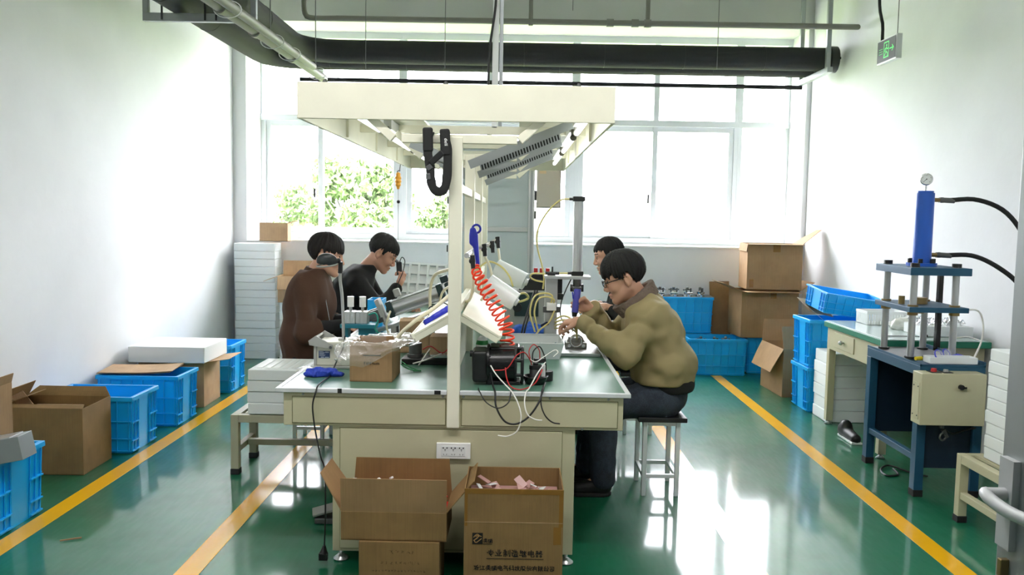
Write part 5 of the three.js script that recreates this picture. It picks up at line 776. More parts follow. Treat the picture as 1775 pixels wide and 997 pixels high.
{ // left machine: inclined cylinder on a steel frame
  const t = thing('inclined_press', 'inclined silver air cylinder machine with dark end caps before the man in black', 'machine', [-0.66, YB, -5.2]), w = kit(t);
  const a = V(-0.755, 0.945, -5.2), c = V(-0.43, 1.065, -5.2), d = c.clone().sub(a), L = d.length(), u = d.clone().normalize(), nrm = V(-u.y, u.x, 0), at = (s, o = 0, z = 0) => { const p = a.clone().addScaledVector(u, s).addScaledVector(nrm, o); return [p.x, p.y, p.z + z]; }, rz = Math.atan2(d.y, d.x);
  w((b) => b.cyl(at(0.03), at(L - 0.03), 0.036, 0.036, 32), 'barrel', M.silver);
  for (const s of [0.012, L - 0.015]) w((b) => b.bx(at(s), [0.036, 0.1, 0.1], [0, 0, rz], 0.006), 'end_cap', M.greenDark); w((b) => b.bx(at(L + 0.06), [0.08, 0.085, 0.09], [0, 0, rz], 0.01).bx(at(L + 0.03, 0.065), [0.05, 0.04, 0.05], [0, 0, rz], 0.004), 'drive_head', M.greenDark);
  for (const o of [-1, 1]) for (const z of [-1, 1]) w((b) => b.cyl(at(-0.01, o * 0.041, z * 0.041), at(L + 0.01, o * 0.041, z * 0.041), 0.006, 0.006, 8), 'tie_rod', M.steel);
  w((b) => b.bx(at(-0.045, 0.005), [0.026, 0.16, 0.11], [0, 0, rz + 0.05], 0.004), 'front_plate', M.castGrey); w((b) => b.bx(at(0.07, 0.08, -0.05), [0.04, 0.05, 0.045], [0, 0, rz], 0.008), 'switch_head', M.castGrey);
  w((b) => b.bx(at(0.16, -0.095), [0.56, 0.02, 0.14], [0, 0, rz], 0.002), 'bed_plate', M.steel); w((b) => b.bx(at(-0.12, 0.0), [0.13, 0.055, 0.1], [0, 0, rz], 0.004).bx(at(-0.08, -0.04), [0.07, 0.03, 0.12], [0, 0, rz], 0.003), 'slide', M.steelDark); w((b) => b.cyl(at(-0.16, 0.02), at(-0.05, 0.02), 0.016, 0.016, 14), 'piston_rod', M.chrome);
  for (const [x, h] of [[-0.72, 0.855], [-0.5, 0.94]]) for (const z of [-5.26, -5.14]) w((b) => b.box(x - 0.015, x + 0.015, YB + 0.001, h, z - 0.012, z + 0.012, 0.002), 'support', M.castGrey);
  w((b) => b.box(-0.86, -0.4, YB + 0.001, YB + 0.014, -5.3, -5.1, 0.002), 'base_plate', M.steelDark);
  w((b) => b.tube([at(0.01, -0.01, 0.055), [-0.745, 0.915, -5.09], [-0.755, 0.86, -5.08], [-0.73, 0.79, -5.08]], 0.007, 30, 8), 'air_hose', M.hoseCream);
  const g = thing('valve_pair', 'two white-topped aluminium air valves on a teal bracket', 'valve', [-0.93, YB, -5.0]), v = kit(g);
  v((b) => b.box(-1.0, -0.8, 0.862, 0.885, -5.08, -4.93, 0.003).box(-0.9, -0.8, YB + 0.001, 0.862, -5.05, -4.96, 0.003).box(-0.99, -0.96, YB + 0.001, 0.862, -5.05, -4.97, 0.002), 'bracket', M.teal);
  for (const x of [-0.952, -0.882]) { v((b) => { b.box(x - 0.034, x + 0.034, 0.885, 0.955, -5.04, -4.96, 0.004); for (const k of [-1, 0, 1]) b.box(x + k * 0.017 - 0.003, x + k * 0.017 + 0.003, 0.887, 0.953, -4.96, -4.957, 0); }, 'valve_body', M.silver); v((b) => b.cyl([x, 0.955, -5.0], [x, 0.98, -5.0], 0.009, 0.009, 10), 'stem', M.steel); v((b) => b.cyl([x, 0.98, -5.0], [x, 1.04, -5.0], 0.019, 0.019, 18), 'white_cap', M.whiteGloss); }
  v((b) => b.tube([[-0.84, 0.94, -4.96], [-0.8, 0.95, -4.95], [-0.785, 0.91, -4.95], [-0.8, 0.86, -4.94], [-0.77, 0.83, -4.94]], 0.005, 30, 7), 'teal_hose', sm(0x1f9a8c, 0.4));
  const bt = thing('blue_bin', 'small light blue plastic bin with tan parts beside the man in black', 'bin', [-0.8, 0.96, -5.6]), bw = kit(bt); bw((b) => { b.box(-0.93, -0.84, YB + 0.002, YB + 0.01, -5.62, -5.46, 0); for (const z of [-5.62, -5.46]) b.bx([-0.885, 0.875, z], [0.09, 0.206, 0.006], [0, 0, 0], 0); for (const x of [-0.93, -0.84]) b.bx([x, 0.875, -5.54], [0.006, 0.206, 0.16], [0, 0, 0], 0); }, 'bin_body', M.crate); bw((b) => { for (let k = 0; k < 4; k++) b.cyl([-0.918 + k * 0.02, 0.955, -5.6], [-0.912 + k * 0.02, 0.96, -5.48], 0.009, 0.011, 8); }, 'tan_parts', M.cardPale);
  carton('small brown carton under the sloping shelf behind the plastic bag', 0.16, 0.17, 0.2, [-0.545, YB + 0.001, -4.75], 0.05, [['front', 0.06, -80]], M.cardPale); carton('low brown carton under the sloping shelf against the posts', 0.17, 0.1, 0.16, [-0.36, YB + 0.001, -4.62], 0, [], M.cardPale, true);
  const sm2 = thing('dark_motor', 'dark small motor on black plate under the sloping shelf near the carton', 'motor', [-0.5, YB, -4.35]), x = kit(sm2); x((b) => b.box(-0.56, -0.31, YB + 0.001, YB + 0.03, -4.42, -4.28, 0.004), 'plate', M.black); x((b) => b.cyl([-0.5, YB + 0.03, -4.36], [-0.5, YB + 0.1, -4.36], 0.033, 0.033, 20).cyl([-0.5, YB + 0.03, -4.36], [-0.5, YB + 0.045, -4.36], 0.04, 0.04, 20), 'motor_can', M.steelDark); x((b) => b.box(-0.42, -0.33, YB + 0.03, YB + 0.05, -4.38, -4.3, 0.004), 'connector', M.chrome); x((b) => b.tube([[-0.46, 0.84, -4.34], [-0.42, 0.86, -4.32], [-0.36, 0.83, -4.3], [-0.33, 0.85, -4.33], [-0.31, 0.9, -4.35]], 0.003, 30, 6), 'red_wire', M.red); x((b) => b.tube([[-0.5, 0.78, -4.26], [-0.44, 0.8, -4.25], [-0.36, 0.83, -4.28]], 0.004, 24, 6).tube([[-0.47, 0.775, -4.24], [-0.46, 0.79, -4.27], [-0.42, 0.85, -4.3]], 0.004, 24, 6), 'white_wire', M.wireWhite);
  // foam cell tray standing behind
  const ct = thing('cell_tray', 'white tray with square pockets standing tilted behind the man in black', 'tray', [-0.79, YB, -7.2]), cw = (f, n, m) => { const b = new B(); f(b); return b.mesh(n, m, ct); }; ct.rotation.x = -0.35; ct.rotation.z = -0.05;
  cw((b) => b.box(-0.2, 0.2, 0.012, 0.36, -0.03, -0.02, 0.002), 'tray_back', M.plasticWhite); cw((b) => { for (let k = 0; k <= 5; k++) b.box(-0.2 + k * 0.076, -0.18 + k * 0.076, 0.012, 0.36, -0.02, 0.01, 0.002); for (let k = 0; k <= 4; k++) b.box(-0.2, 0.2, 0.012 + k * 0.083, 0.028 + k * 0.083, -0.02, 0.009, 0.002); }, 'pocket_grid', M.plasticWhite);
}
{ // things hung from and laid on the posts and shelves
  const g = thing('air_gun', 'blue air blow gun hanging beside the front post', 'air gun', [-0.2, 1.3, -4.2]), w = kit(g);
  w((b) => b.add(surface((x, y, z) => { let d = smin(capsule(x, y, z, [-0.004, 0.06, 0], [0.012, -0.07, 0], 0.016, 0.01), capsule(x, y, z, [-0.016, 0.03, 0], [-0.012, 0.085, 0], 0.013, 0.016), 0.02); return d; }, [-0.08, -0.08, -0.03], [0.04, 0.12, 0.03], 0.0035), new THREE.Matrix4().makeTranslation(-0.19, 1.365, -4.1)), 'gun_body', M.toolBlue);
  w((b) => b.ring([-0.186, 1.458, -4.1], 0.019, 0.0055, [0, 0, 0]), 'hang_loop', M.toolBlue);
  w((b) => b.cyl([-0.178, 1.31, -4.1], [-0.182, 1.275, -4.1], 0.008, 0.007, 10), 'connector', M.brass);
  const c = thing('coil_hose', 'orange-red coiled air hose dropping from the air gun to the bench', 'hose', [-0.1, 1.0, -3.95]), pts = [], path = new THREE.CatmullRomCurve3([[-0.185, 1.28, -4.05], [-0.175, 1.25, -4.0], [-0.12, 1.165, -3.95], [-0.075, 1.09, -3.92], [-0.038, 1.025, -3.9], [-0.03, 0.93, -3.9], [-0.035, 0.86, -3.91], [-0.035, 0.81, -3.94]].map((p) => V(...p)), false, 'centripetal');
  for (let i = 0; i <= 440; i++) { const s = i / 440, p = path.getPointAt(s), tn = path.getTangentAt(s), n1 = V(-tn.y, tn.x, 0).normalize(), n2 = tn.clone().cross(n1), r = 0.014 + 0.013 * Math.min(1, s * 4), a = s * 20 * 6.283; p.addScaledVector(n1, Math.cos(a) * r * 1.15).addScaledVector(n2, Math.sin(a) * r); pts.push([p.x, p.y, p.z]); }
  new B(c).tube(pts, 0.005, 900, 6).mesh('coil', M.orange, c);
  const man = thing('air_manifold', 'row of dark air couplings on the post rail next to the air gun', 'coupling', [-0.2, 1.34, -4.4]), m = kit(man);
  m((b) => b.cyl([-0.225, 1.335, -4.0], [-0.225, 1.335, -4.9], 0.012, 0.012, 12), 'rail_pipe', M.steel); for (const [x, y, z] of [[-0.2, 1.31, -4.02], [-0.16, 1.35, -4.42], [-0.125, 1.36, -4.62], [-0.1, 1.38, -4.78]]) { m((b) => b.cyl([-0.225, 1.335, z], [x, y + 0.01, z], 0.009, 0.009, 10), 'nipple', M.chrome); m((b) => b.cyl([x, y + 0.025, z], [x + 0.006, y - 0.035, z + 0.01], 0.013, 0.01, 12).ball([x, y, z], 0.016), 'coupling_body', M.black); }
  const hose = (l, pts, r = 0.007, mm = M.hoseCream) => single('supply_hose', new B().tube(pts, r, 80, 8), mm, l, 'hose');
  hose('cream hose bending from the coupling by the post down behind the shelf', [[-0.195, 1.27, -4.03], [-0.195, 1.2, -4.05], [-0.21, 1.13, -4.1], [-0.24, 1.1, -4.2], [-0.3, 1.08, -4.3]]);
  hose('cream hose arching from the second coupling onto the shelf', [[-0.155, 1.31, -4.44], [-0.13, 1.26, -4.44], [-0.12, 1.2, -4.42], [-0.15, 1.13, -4.4], [-0.17, 1.09, -4.38]]);
  hose('cream hose dropping straight from the farthest coupling to the white pots', [[-0.095, 1.34, -4.78], [-0.085, 1.28, -4.76], [-0.07, 1.22, -4.72], [-0.06, 1.18, -4.68]]);
  hose('pale yellow hose arching high over the white pots', [[-0.2, 1.24, -4.5], [-0.14, 1.28, -4.55], [-0.08, 1.26, -4.55], [-0.03, 1.21, -4.5], [-0.01, 1.16, -4.45]], 0.005, M.hoseYellow);
  hose('thick cream hose crossing from the front post down to the plastic-lined carton', [[-0.28, 1.17, -4.0], [-0.36, 1.1, -3.96], [-0.46, 1.03, -3.93], [-0.53, 0.96, -3.95], [-0.56, 0.9, -3.98]], 0.009);
  hose('cream hose looping from the post over the inclined cylinder', [[-0.29, 1.24, -4.6], [-0.38, 1.22, -4.7], [-0.45, 1.18, -4.8], [-0.475, 1.1, -4.85], [-0.475, 1.0, -4.85]], 0.009);
  hose('second cream hose running beside the post towards the inclined cylinder', [[-0.29, 1.15, -4.4], [-0.35, 1.14, -4.6], [-0.4, 1.09, -4.75], [-0.42, 1.03, -4.8]], 0.007);
  hose('yellow hose bent out of the white pots towards the press', [[-0.0, 1.12, -4.35], [0.05, 1.13, -4.4], [0.07, 1.1, -4.45], [0.03, 1.085, -4.42], [-0.01, 1.09, -4.38]], 0.006, M.hoseYellow);
  [['white round pot lying tilted on the sloping shelf, nearer one', [-0.135, 1.19, -4.22], [0.005, 1.105, -4.2]], ['white round pot lying tilted on the sloping shelf, farther one', [-0.1, 1.24, -4.62], [0.055, 1.175, -4.58]]].forEach(([l, p, q]) => { const t = thing('white_pot', l, 'pot', p), v = kit(t); v((b) => b.cyl(p, q, 0.052, 0.046, 28), 'pot_body', M.plasticWhite); const d = V(...q).sub(V(...p)).normalize().multiplyScalar(0.012).add(V(...q)); v((b) => b.cyl(q, [d.x, d.y, d.z], 0.02, 0.018, 16), 'spout', M.whiteGloss); });
  const kn = thing('blue_tool', 'dark blue handheld tool lying on the sloping shelf towards the brown jacket', 'tool', [-0.36, 1.06, -4.0]), v = kit(kn); v((b) => b.add(surface((x, y, z) => smin(capsule(x, y, z, [-0.07, 0, 0], [-0.02, 0, 0], 0.016, 0.014), capsule(x, y, z, [-0.02, 0, 0], [0.08, 0.0, 0], 0.016, 0.019), 0.01) + 0.0005 * Math.sin(x * 260), [-0.1, -0.03, -0.03], [0.11, 0.03, 0.03], 0.003), new THREE.Matrix4().compose(V(-0.345, 1.062, -3.98), new THREE.Quaternion().setFromEuler(new THREE.Euler(0, 0.2, 0.53)), V(1, 1, 1))), 'tool_body', M.toolBlue); v((b) => b.tube([[-0.4, 1.055, -4.0], [-0.395, 1.09, -4.02], [-0.36, 1.09, -4.04], [-0.335, 1.11, -4.04], [-0.31, 1.1, -4.03]], 0.003, 40, 6), 'hand_loop', M.black); single('clear_wrap', new B().bx([-0.335, 1.055, -4.1], [0.1, 0.012, 0.06], [0, 0, 0.53], 0.004), M.plasticWhite, 'pale wrapped part lying behind the blue tool on the shelf', 'part');
  // strap hung over the bracket
  const s = thing('wrist_strap', 'black padded strap with white lettering hung over the bracket beside the front post', 'strap', [-0.33, 1.75, -3.67]), st = kit(s);
  const band = (pts, wd, th) => { const c2 = new THREE.CatmullRomCurve3(pts.map((p) => V(...p)), false, 'centripetal'), n = 60, P = [], I = []; for (let i = 0; i <= n; i++) { const p = c2.getPoint(i / n), tn = c2.getTangent(i / n), nx = V(-tn.y, tn.x, 0).normalize(), ww = wd * (1 + 0.06 * Math.sin(i * 0.9)); for (const [u, q] of [[-1, -0.5], [-0.8, -1], [0.8, -1], [1, -0.5], [1, 0.5], [0.8, 1], [-0.8, 1], [-1, 0.5]]) P.push(p.x + nx.x * u * ww / 2, p.y + nx.y * u * ww / 2, p.z + q * th / 2); } for (let i = 0; i < n; i++) for (let k = 0; k < 8; k++) { const a = i * 8 + k, b = i * 8 + (k + 1) % 8; I.push(a, b, b + 8, a, b + 8, a + 8); } const g2 = new THREE.BufferGeometry(); g2.setAttribute('position', new THREE.Float32BufferAttribute(P, 3)); g2.setIndex(I); g2.computeVertexNormals(); return g2; };
  st((b) => b.add(band([[-0.366, 1.866, -3.66], [-0.368, 1.84, -3.622], [-0.37, 1.78, -3.618], [-0.36, 1.72, -3.618], [-0.355, 1.66, -3.618], [-0.345, 1.63, -3.618], [-0.32, 1.615, -3.618], [-0.3, 1.63, -3.618], [-0.29, 1.68, -3.618], [-0.288, 1.78, -3.618], [-0.298, 1.84, -3.622], [-0.3, 1.866, -3.66]], 0.037, 0.02)), 'strap_band', M.rubber);
  st((b) => b.bx([-0.37, 1.83, -3.616], [0.042, 0.1, 0.024], [0, 0, 0.03], 0.008).bx([-0.298, 1.82, -3.616], [0.042, 0.11, 0.024], [0, 0, 0.06], 0.008), 'padding', M.rubber); st((b) => b.bx([-0.333, 1.755, -3.607], [0.07, 0.026, 0.016], [0, 0, 0.75], 0.004), 'buckle_strap', M.black); st((b) => b.bx([-0.362, 1.716, -3.61], [0.026, 0.022, 0.012], [0, 0, 0.6], 0.003).bx([-0.366, 1.678, -3.61], [0.02, 0.026, 0.012], [0, 0, 0.1], 0.003), 'buckle', M.steelDark);
  const art = print(128, 64, (q) => { q.clearRect(0, 0, 128, 64); q.fillStyle = '#e8e8e8'; q.font = 'bold 54px sans-serif'; q.fillText('deli', 8, 52); }); decal('lettering', s, sm(0xffffff, 0.6, 0, { map: art, transparent: true }), 0.042, 0.02, [0.036, 0.068, 0.0666], [0, 0, -PI / 2 + 0.05]);
  const tb = thing('tool_balancer', 'orange tool balancer hanging by a hook from the hood side, wire below', 'tool balancer', [-0.93, 1.82, -6.95]), q = kit(tb);
  q((b) => b.tube([[-0.908, 1.905, -6.95], [-0.905, 1.93, -6.95], [-0.922, 1.935, -6.95], [-0.93, 1.9, -6.95], [-0.935, 1.86, -6.95]], 0.004, 30, 6).tube([[-0.93, 1.87, -6.95], [-0.95, 1.86, -6.94], [-0.95, 1.83, -6.94]], 0.004, 20, 6), 'hook', M.steelDark); q((b) => b.add(surface((x, y, z) => ellip(x, y, z, [0, 0, 0], [0.024, 0.07, 0.045]) + 0.0025 * Math.sin(y * 210), [-0.04, -0.09, -0.06], [0.04, 0.09, 0.06], 0.0045), new THREE.Matrix4().makeTranslation(-0.945, 1.79, -6.95)), 'balancer_case', M.orangeYellow);
  q((b) => b.cyl([-0.943, 1.72, -6.95], [-0.943, 1.25, -6.95], 0.003, 0.003, 6), 'wire', M.steel); q((b) => b.ball([-0.943, 1.62, -6.95], 0.014), 'stop_ball', M.black); q((b) => b.ring([-0.943, 1.235, -6.95], 0.014, 0.003), 'end_ring', M.steel);
}
{ // foot pedal on the floor
  const t = thing('foot_pedal', 'grey metal foot pedal on the green floor beside the open carton', 'foot pedal', [-0.89, 0, -4.15]), w = kit(t);
  w((b) => b.box(-0.96, -0.82, 0.002, 0.03, -4.26, -4.12, 0.004), 'base', M.steelDark); w((b) => b.bx([-0.9, 0.06, -4.19], [0.17, 0.012, 0.11], [0, 0.25, 0.22], 0.003), 'treadle', M.castGrey); w((b) => b.bx([-0.835, 0.09, -4.2], [0.08, 0.012, 0.11], [0, 0.25, 1.0], 0.003), 'cover', M.castGrey); w((b) => b.cyl([-0.84, 0.03, -4.25], [-0.84, 0.075, -4.14], 0.008, 0.008, 8), 'pivot', M.steelDark);
}

// ---------------------------------------------------------------- people
// Everything below is in the room's coordinates; each figure is one continuous body with clothes, hair and shoes over it.
const mix = (a, b, t) => a.map((v, i) => v + (b[i] - v) * t);
function headField(o) {                                   // face looks along +x, up +y, ears on z; metres
  return (x, y, z) => {
    const az = Math.abs(z);
    let d = ellip(x, y, z, [-0.008, 0.045, 0], [0.096, 0.083, 0.074]);
    d = smin(d, ellip(x, y, z, [0.032, 0.0, 0], [0.06, 0.082, 0.06]), 0.03);
    d = smin(d, ellip(x, y, z, [0.036, -0.058, 0], [0.05, 0.05, 0.047]), 0.025);
    d = smin(d, capsule(x, y, az, [-0.005, -0.05, 0.05], [0.066, -0.097, 0.014], 0.018, 0.018), 0.025);
    d = smin(d, ellip(x, y, z, [0.074, -0.1, 0], [0.018, 0.016, 0.02]), 0.02);
    d = smin(d, capsule(x, y, az, [0.083, 0.033, 0.008], [0.07, 0.03, 0.045], 0.011, 0.011), 0.014);       // brow
    d = smin(d, capsule(x, y, z, [0.088, 0.02, 0], [0.109, -0.026, 0], 0.007, 0.01), 0.012);                 // nose
    d = smin(d, ellip(x, y, az, [0.1, -0.033, 0.012], [0.011, 0.009, 0.009]), 0.008);
    d = smin(d, ellip(x, y, az, [0.066, -0.022, 0.038], [0.024, 0.024, 0.02]), 0.02);                       // cheek
    d = smax(d, -ellip(x, y, az, [0.096, 0.01, 0.031], [0.014, 0.011, 0.014]), 0.01);                        // eye socket
    d = smin(d, ellip(x, y, az, [0.081, 0.009, 0.031], [0.011, 0.009, 0.014]), 0.004);                       // lids
    d = smin(d, capsule(x, y, az, [0.094, -0.061, 0], [0.084, -0.063, 0.02], 0.0075, 0.005), 0.006);         // lips
    d = smin(d, capsule(x, y, az, [0.091, -0.074, 0], [0.082, -0.072, 0.018], 0.008, 0.005), 0.006);
    d = smax(d, -capsule(x, y, az, [0.1, -0.0675, 0], [0.086, -0.068, 0.023], 0.0022, 0.0022), 0.003);
    let e = ellip(x + 0.3 * (az - 0.075), y, az, [-0.012, -0.002, 0.078], [0.021, 0.033, 0.011]);              // ear
    e = smax(e, -ellip(x, y, az, [-0.006, 0.0, 0.09], [0.012, 0.02, 0.01]), 0.004); e = smin(e, ellip(x, y, az, [-0.006, -0.028, 0.078], [0.009, 0.01, 0.008]), 0.006);
    d = smin(d, e, 0.006);
    return smin(d, capsule(x, y, z, [-0.022, -0.04, 0], o.neckTo, 0.052, 0.056), 0.03);
  };
}
function hairField(s) {                                   // s: thickness, fringe height, nape depth, sideburn, seed
  return (x, y, z) => {
    const th = Math.atan2(z, x + 0.012), rr2 = Math.hypot(x + 0.012, z), n = vnoise3(x * 22 + s.seed, y * 16, z * 22) - 0.5, n2 = vnoise3(th * 17 + s.seed, y * 9 + rr2 * 8, 3) - 0.5, n3 = vnoise3(th * 40 + s.seed, y * 12 + rr2 * 12, 9) - 0.5;
    let d = ellip(x, y, z, [-0.012, 0.052, 0], [0.1 + s.t, 0.084 + s.t * 1.1, 0.077 + s.t * 0.75]) + n * 0.008 + n2 * 0.006 + n3 * 0.004;
    // lower limit of the hair along the head: fringe in front, above the ear at the side, nape behind
    const f = x > 0.05 ? s.fringe : x > 0.02 ? s.fringe + (s.temple - s.fringe) * (0.05 - x) / 0.03 : x > -0.025 ? (x > 0.004 ? s.temple : s.over) : Math.max(s.nape, s.over - (-0.025 - x) * 2.6);
    return smax(d, f + n2 * 0.03 + n3 * 0.02 - y, 0.006);
  };
}
function frame(fwd, up) { const f = V(...fwd).normalize(), s = f.clone().cross(V(...up)).normalize(), u = s.clone().cross(f); return new THREE.Matrix4().makeBasis(f, u, s); }
function handGeo(h) {                                     // wrist at the origin, fingers along +x, back of the hand +y, thumb towards +z (mirrored by side)
  const F = [[0.03, 0.075, 0.0088], [0.0105, 0.083, 0.009], [-0.009, 0.077, 0.0086], [-0.027, 0.06, 0.0078]], chains = [];
  F.forEach(([z, L, r], i) => { let p = [0.088 - Math.abs(z - 0.005) * 0.25, 0, z], a = 0; const c = h.curl[i]; for (const [k, q] of [[0.45, c[0]], [0.31, c[1]], [0.24, c[2]]]) { a += q; const e = [p[0] + Math.cos(a) * L * k, p[1] - Math.sin(a) * L * k, p[2] + (h.spread || 0) * (i - 1.5) * -0.25 * L * k]; chains.push([i, p, e, r, r * 0.92]); p = e; } });
  const t0 = [0.022, -0.006, 0.026], t1 = [0.055, -0.02 + (h.thumb?.[0] ?? 0), 0.052], t2 = [0.083, -0.034 + (h.thumb?.[1] ?? 0), 0.052 + (h.thumb?.[2] ?? 0)], t3 = [t2[0] + 0.022, t2[1] - 0.006, t2[2] - 0.008];
  const g = surface((x, y, z) => {
    let palm = smin(capsule(x, y, z, [0.02, 0, 0.016], [0.084, 0, 0.026], 0.015, 0.0125), capsule(x, y, z, [0.02, 0, -0.012], [0.08, 0, -0.022], 0.0155, 0.012), 0.02); palm = smin(palm, capsule(x, y, z, [0.02, 0, 0.002], [0.086, 0.001, 0.002], 0.0165, 0.0125), 0.016); palm = smin(palm, capsule(x, y, z, [-0.024, 0, 0], [0.02, 0, 0], 0.022, 0.022), 0.02);
    const fd = [1, 1, 1, 1]; for (const [i, a, b, ra, rb] of chains) fd[i] = smin(fd[i], capsule(x, y, z, a, b, ra, rb), 0.004);
    let d = palm; for (const q of fd) d = Math.min(d, smin(palm, q, 0.006)); 
    let th = smin(capsule(x, y, z, t0, t1, 0.015, 0.0115), capsule(x, y, z, t1, t2, 0.0108, 0.0098), 0.006); th = smin(th, capsule(x, y, z, t2, t3, 0.0098, 0.0085), 0.003);
    return smin(d, th, 0.008);
  }, [-0.085, -0.11, -0.06], [0.19, 0.04, 0.1], 0.003);
  const m = frame(h.dir, h.back); if (h.mirror) m.multiply(new THREE.Matrix4().makeScale(1, 1, -1)); m.setPosition(V(...h.at));
  g.applyMatrix4(m); if (h.mirror) { const I = g.index.array; for (let i = 0; i < I.length; i += 3) { const t = I[i]; I[i] = I[i + 1]; I[i + 1] = t; } g.computeVertexNormals(); } return g;
}
function person(p) {
  const t = thing('person', p.label, 'person', [p.hip[0], 0, p.z]), J = p.arms, put = (g, n, m, q = t) => { const b = new B(t); (Array.isArray(g) ? g : [g]).forEach((x) => b.add(x)); return b.mesh(n, m, q); };
  const spine = [p.hip, p.waist, p.chest, p.neck], R = p.r, hw = p.hipHalf || 0.085, sh = p.sh || 0.19;
  const M4 = frame(p.face, p.up); M4.setPosition(V(...p.head)); const inv = M4.clone().invert(), nk = V(...p.neck).applyMatrix4(inv), ks = p.scale || 1; const neckTo = [nk.x / ks, nk.y / ks, nk.z / ks];
  const HM = M4.clone().multiply(new THREE.Matrix4().makeScale(ks, ks, ks));
  const torso = (x, y, z, g) => {                         // trunk, g: how much the cloth stands off
    const q = p.z + (z - p.z) * 0.72; let d = 1;
    for (let i = 0; i < 3; i++) d = smin(d, capsule(x, y, q, spine[i], spine[i + 1], R[i] + g, R[i + 1] + g), 0.07);
    return smin(d, capsule(x, y, z, [p.shoulder[0], p.shoulder[1], p.z - sh + 0.05], [p.shoulder[0], p.shoulder[1], p.z + sh - 0.05], 0.055 + g * 0.9, 0.055 + g * 0.9), 0.08);
  };
  const arm = (x, y, z, a, g, ra = 0.047, rb = 0.04, rc = 0.026) => smin(capsule(x, y, z, a.s, a.e, ra + g, rb + g), capsule(x, y, z, a.e, a.w, rb + g, rc + g * 0.8), 0.03);
  const leg = (x, y, z, l, g) => smin(capsule(x, y, z, l.h, l.k, 0.075 + g, 0.053 + g), capsule(x, y, z, l.k, l.a, 0.053 + g, 0.036 + g * 1.2), 0.05);
  const box = (pts, m) => [[0, 1, 2].map((i) => Math.min(...pts.map((q) => q[i])) - m), [0, 1, 2].map((i) => Math.max(...pts.map((q) => q[i])) + m)];
  const tp = [...spine, [p.shoulder[0], p.shoulder[1], p.z - sh], [p.shoulder[0], p.shoulder[1], p.z + sh]], ap = J.flatMap((a) => [a.s, a.e, a.w]), lp = p.legs.flatMap((l) => [l.h, l.k, l.a, l.toe]);
  // body: trunk, limbs, neck in one field; head and hands on finer grids
  const [blo, bhi] = box([...tp, ...ap, ...lp], 0.12);
  const body = surface((x, y, z) => { let d = torso(x, y, z, -0.012); for (const a of J) d = smin(d, arm(x, y, z, a, -0.008), 0.03); for (const l of p.legs) d = smin(d, smin(leg(x, y, z, l, -0.012), capsule(x, y, z, l.a, l.toe, 0.028, 0.022), 0.03), 0.04); return d; }, blo, bhi, 0.014);
  const head = surface(headField({ neckTo }), [-0.12, -0.24, -0.11], [0.13, 0.15, 0.11], 0.0034).applyMatrix4(HM);
  put([body, head, ...p.hands.map(handGeo)], 'body', p.skin || M.skin);
  const inHead = (g, n, m) => put(g.applyMatrix4(HM), n, m);
  inHead(surface(hairField(p.hair), [-0.16, -0.12, -0.13], [0.15, 0.2, 0.13], 0.0038), 'hair', p.hairMat || M.hair);
  for (const s of [-1, 1]) { inHead(surface((x, y, z) => capsule(x, y, z, [0.094, 0.036, s * 0.012], [0.08, 0.039, s * 0.05], 0.0045, 0.003) + 0.002 * (vnoise3(x * 300, y * 200, z * 300) - 0.5), [0.06, 0.02, -0.07], [0.11, 0.055, 0.07], 0.0022), 'eyebrow', p.hairMat || M.hair); inHead(new THREE.SphereGeometry(0.0115, 12, 8).translate(0.0815, 0.0095, s * 0.031), 'eye', M.blackGloss); }
  // clothes
  const C = p.coat, vs = (x, y, z) => vnoise3(x + p.seed, y, z) - 0.5, fold = (x, y, z) => C.fold * (vs(x * 7, y * 8, z * 7) * 1.1 + vs(x * 17, y * (C.drape ? 6 : 19), z * 17) * 0.75);
  const crease = (x, y, z, a, b, n) => { const dx = b[0] - a[0], dy = b[1] - a[1], dz = b[2] - a[2], t = ((x - a[0]) * dx + (y - a[1]) * dy + (z - a[2]) * dz) / (dx * dx + dy * dy + dz * dz), u = t * n + vs(x * 7, y * 7, z * 7) * 0.7, f = Math.abs(u - Math.floor(u) - 0.5); return t > -0.3 && t < 1.1 ? Math.min(1, (t + 0.3) / 0.3, (1.1 - t) / 0.3) * (0.5 + 0.5 * Math.cos(PI * Math.min(1, f / 0.36))) * (0.35 + vs(x * 9, y * 9, z * 9) * 0.8) : 0; };
  const coat = surface((x, y, z) => {
    let d = torso(x, y, z, C.g); if (C.hem) d = smin(d, ellip(x, y, z, C.hem, C.hemR), 0.05); d = smax(d, (x - p.neck[0]) * C.nn[0] + (y - p.neck[1]) * C.nn[1] - C.top, 0.008);
    for (const a of J) { let e = arm(x, y, z, a, C.ga, 0.05, 0.047, C.cuff); const w = V(...a.w), el = V(...a.e), dir = w.clone().sub(el).normalize(), cut = (x - w.x) * dir.x + (y - w.y) * dir.y + (z - w.z) * dir.z; e += (C.crease || 0) * (crease(x, y, z, a.s, a.e, 2.4) + crease(x, y, z, a.e, a.w, 3.2)); e = smax(e, cut + (C.cut ?? 0.012), 0.006); if (a.dz) e = Math.max(e, a.dz); d = smin(d, e, 0.028); }
    d += fold(x, y, z);
    return smax(d, C.bottom - y, 0.01);
  }, ...box([...tp, ...ap], 0.2), 0.0078);
  put(coat, C.name, C.m);
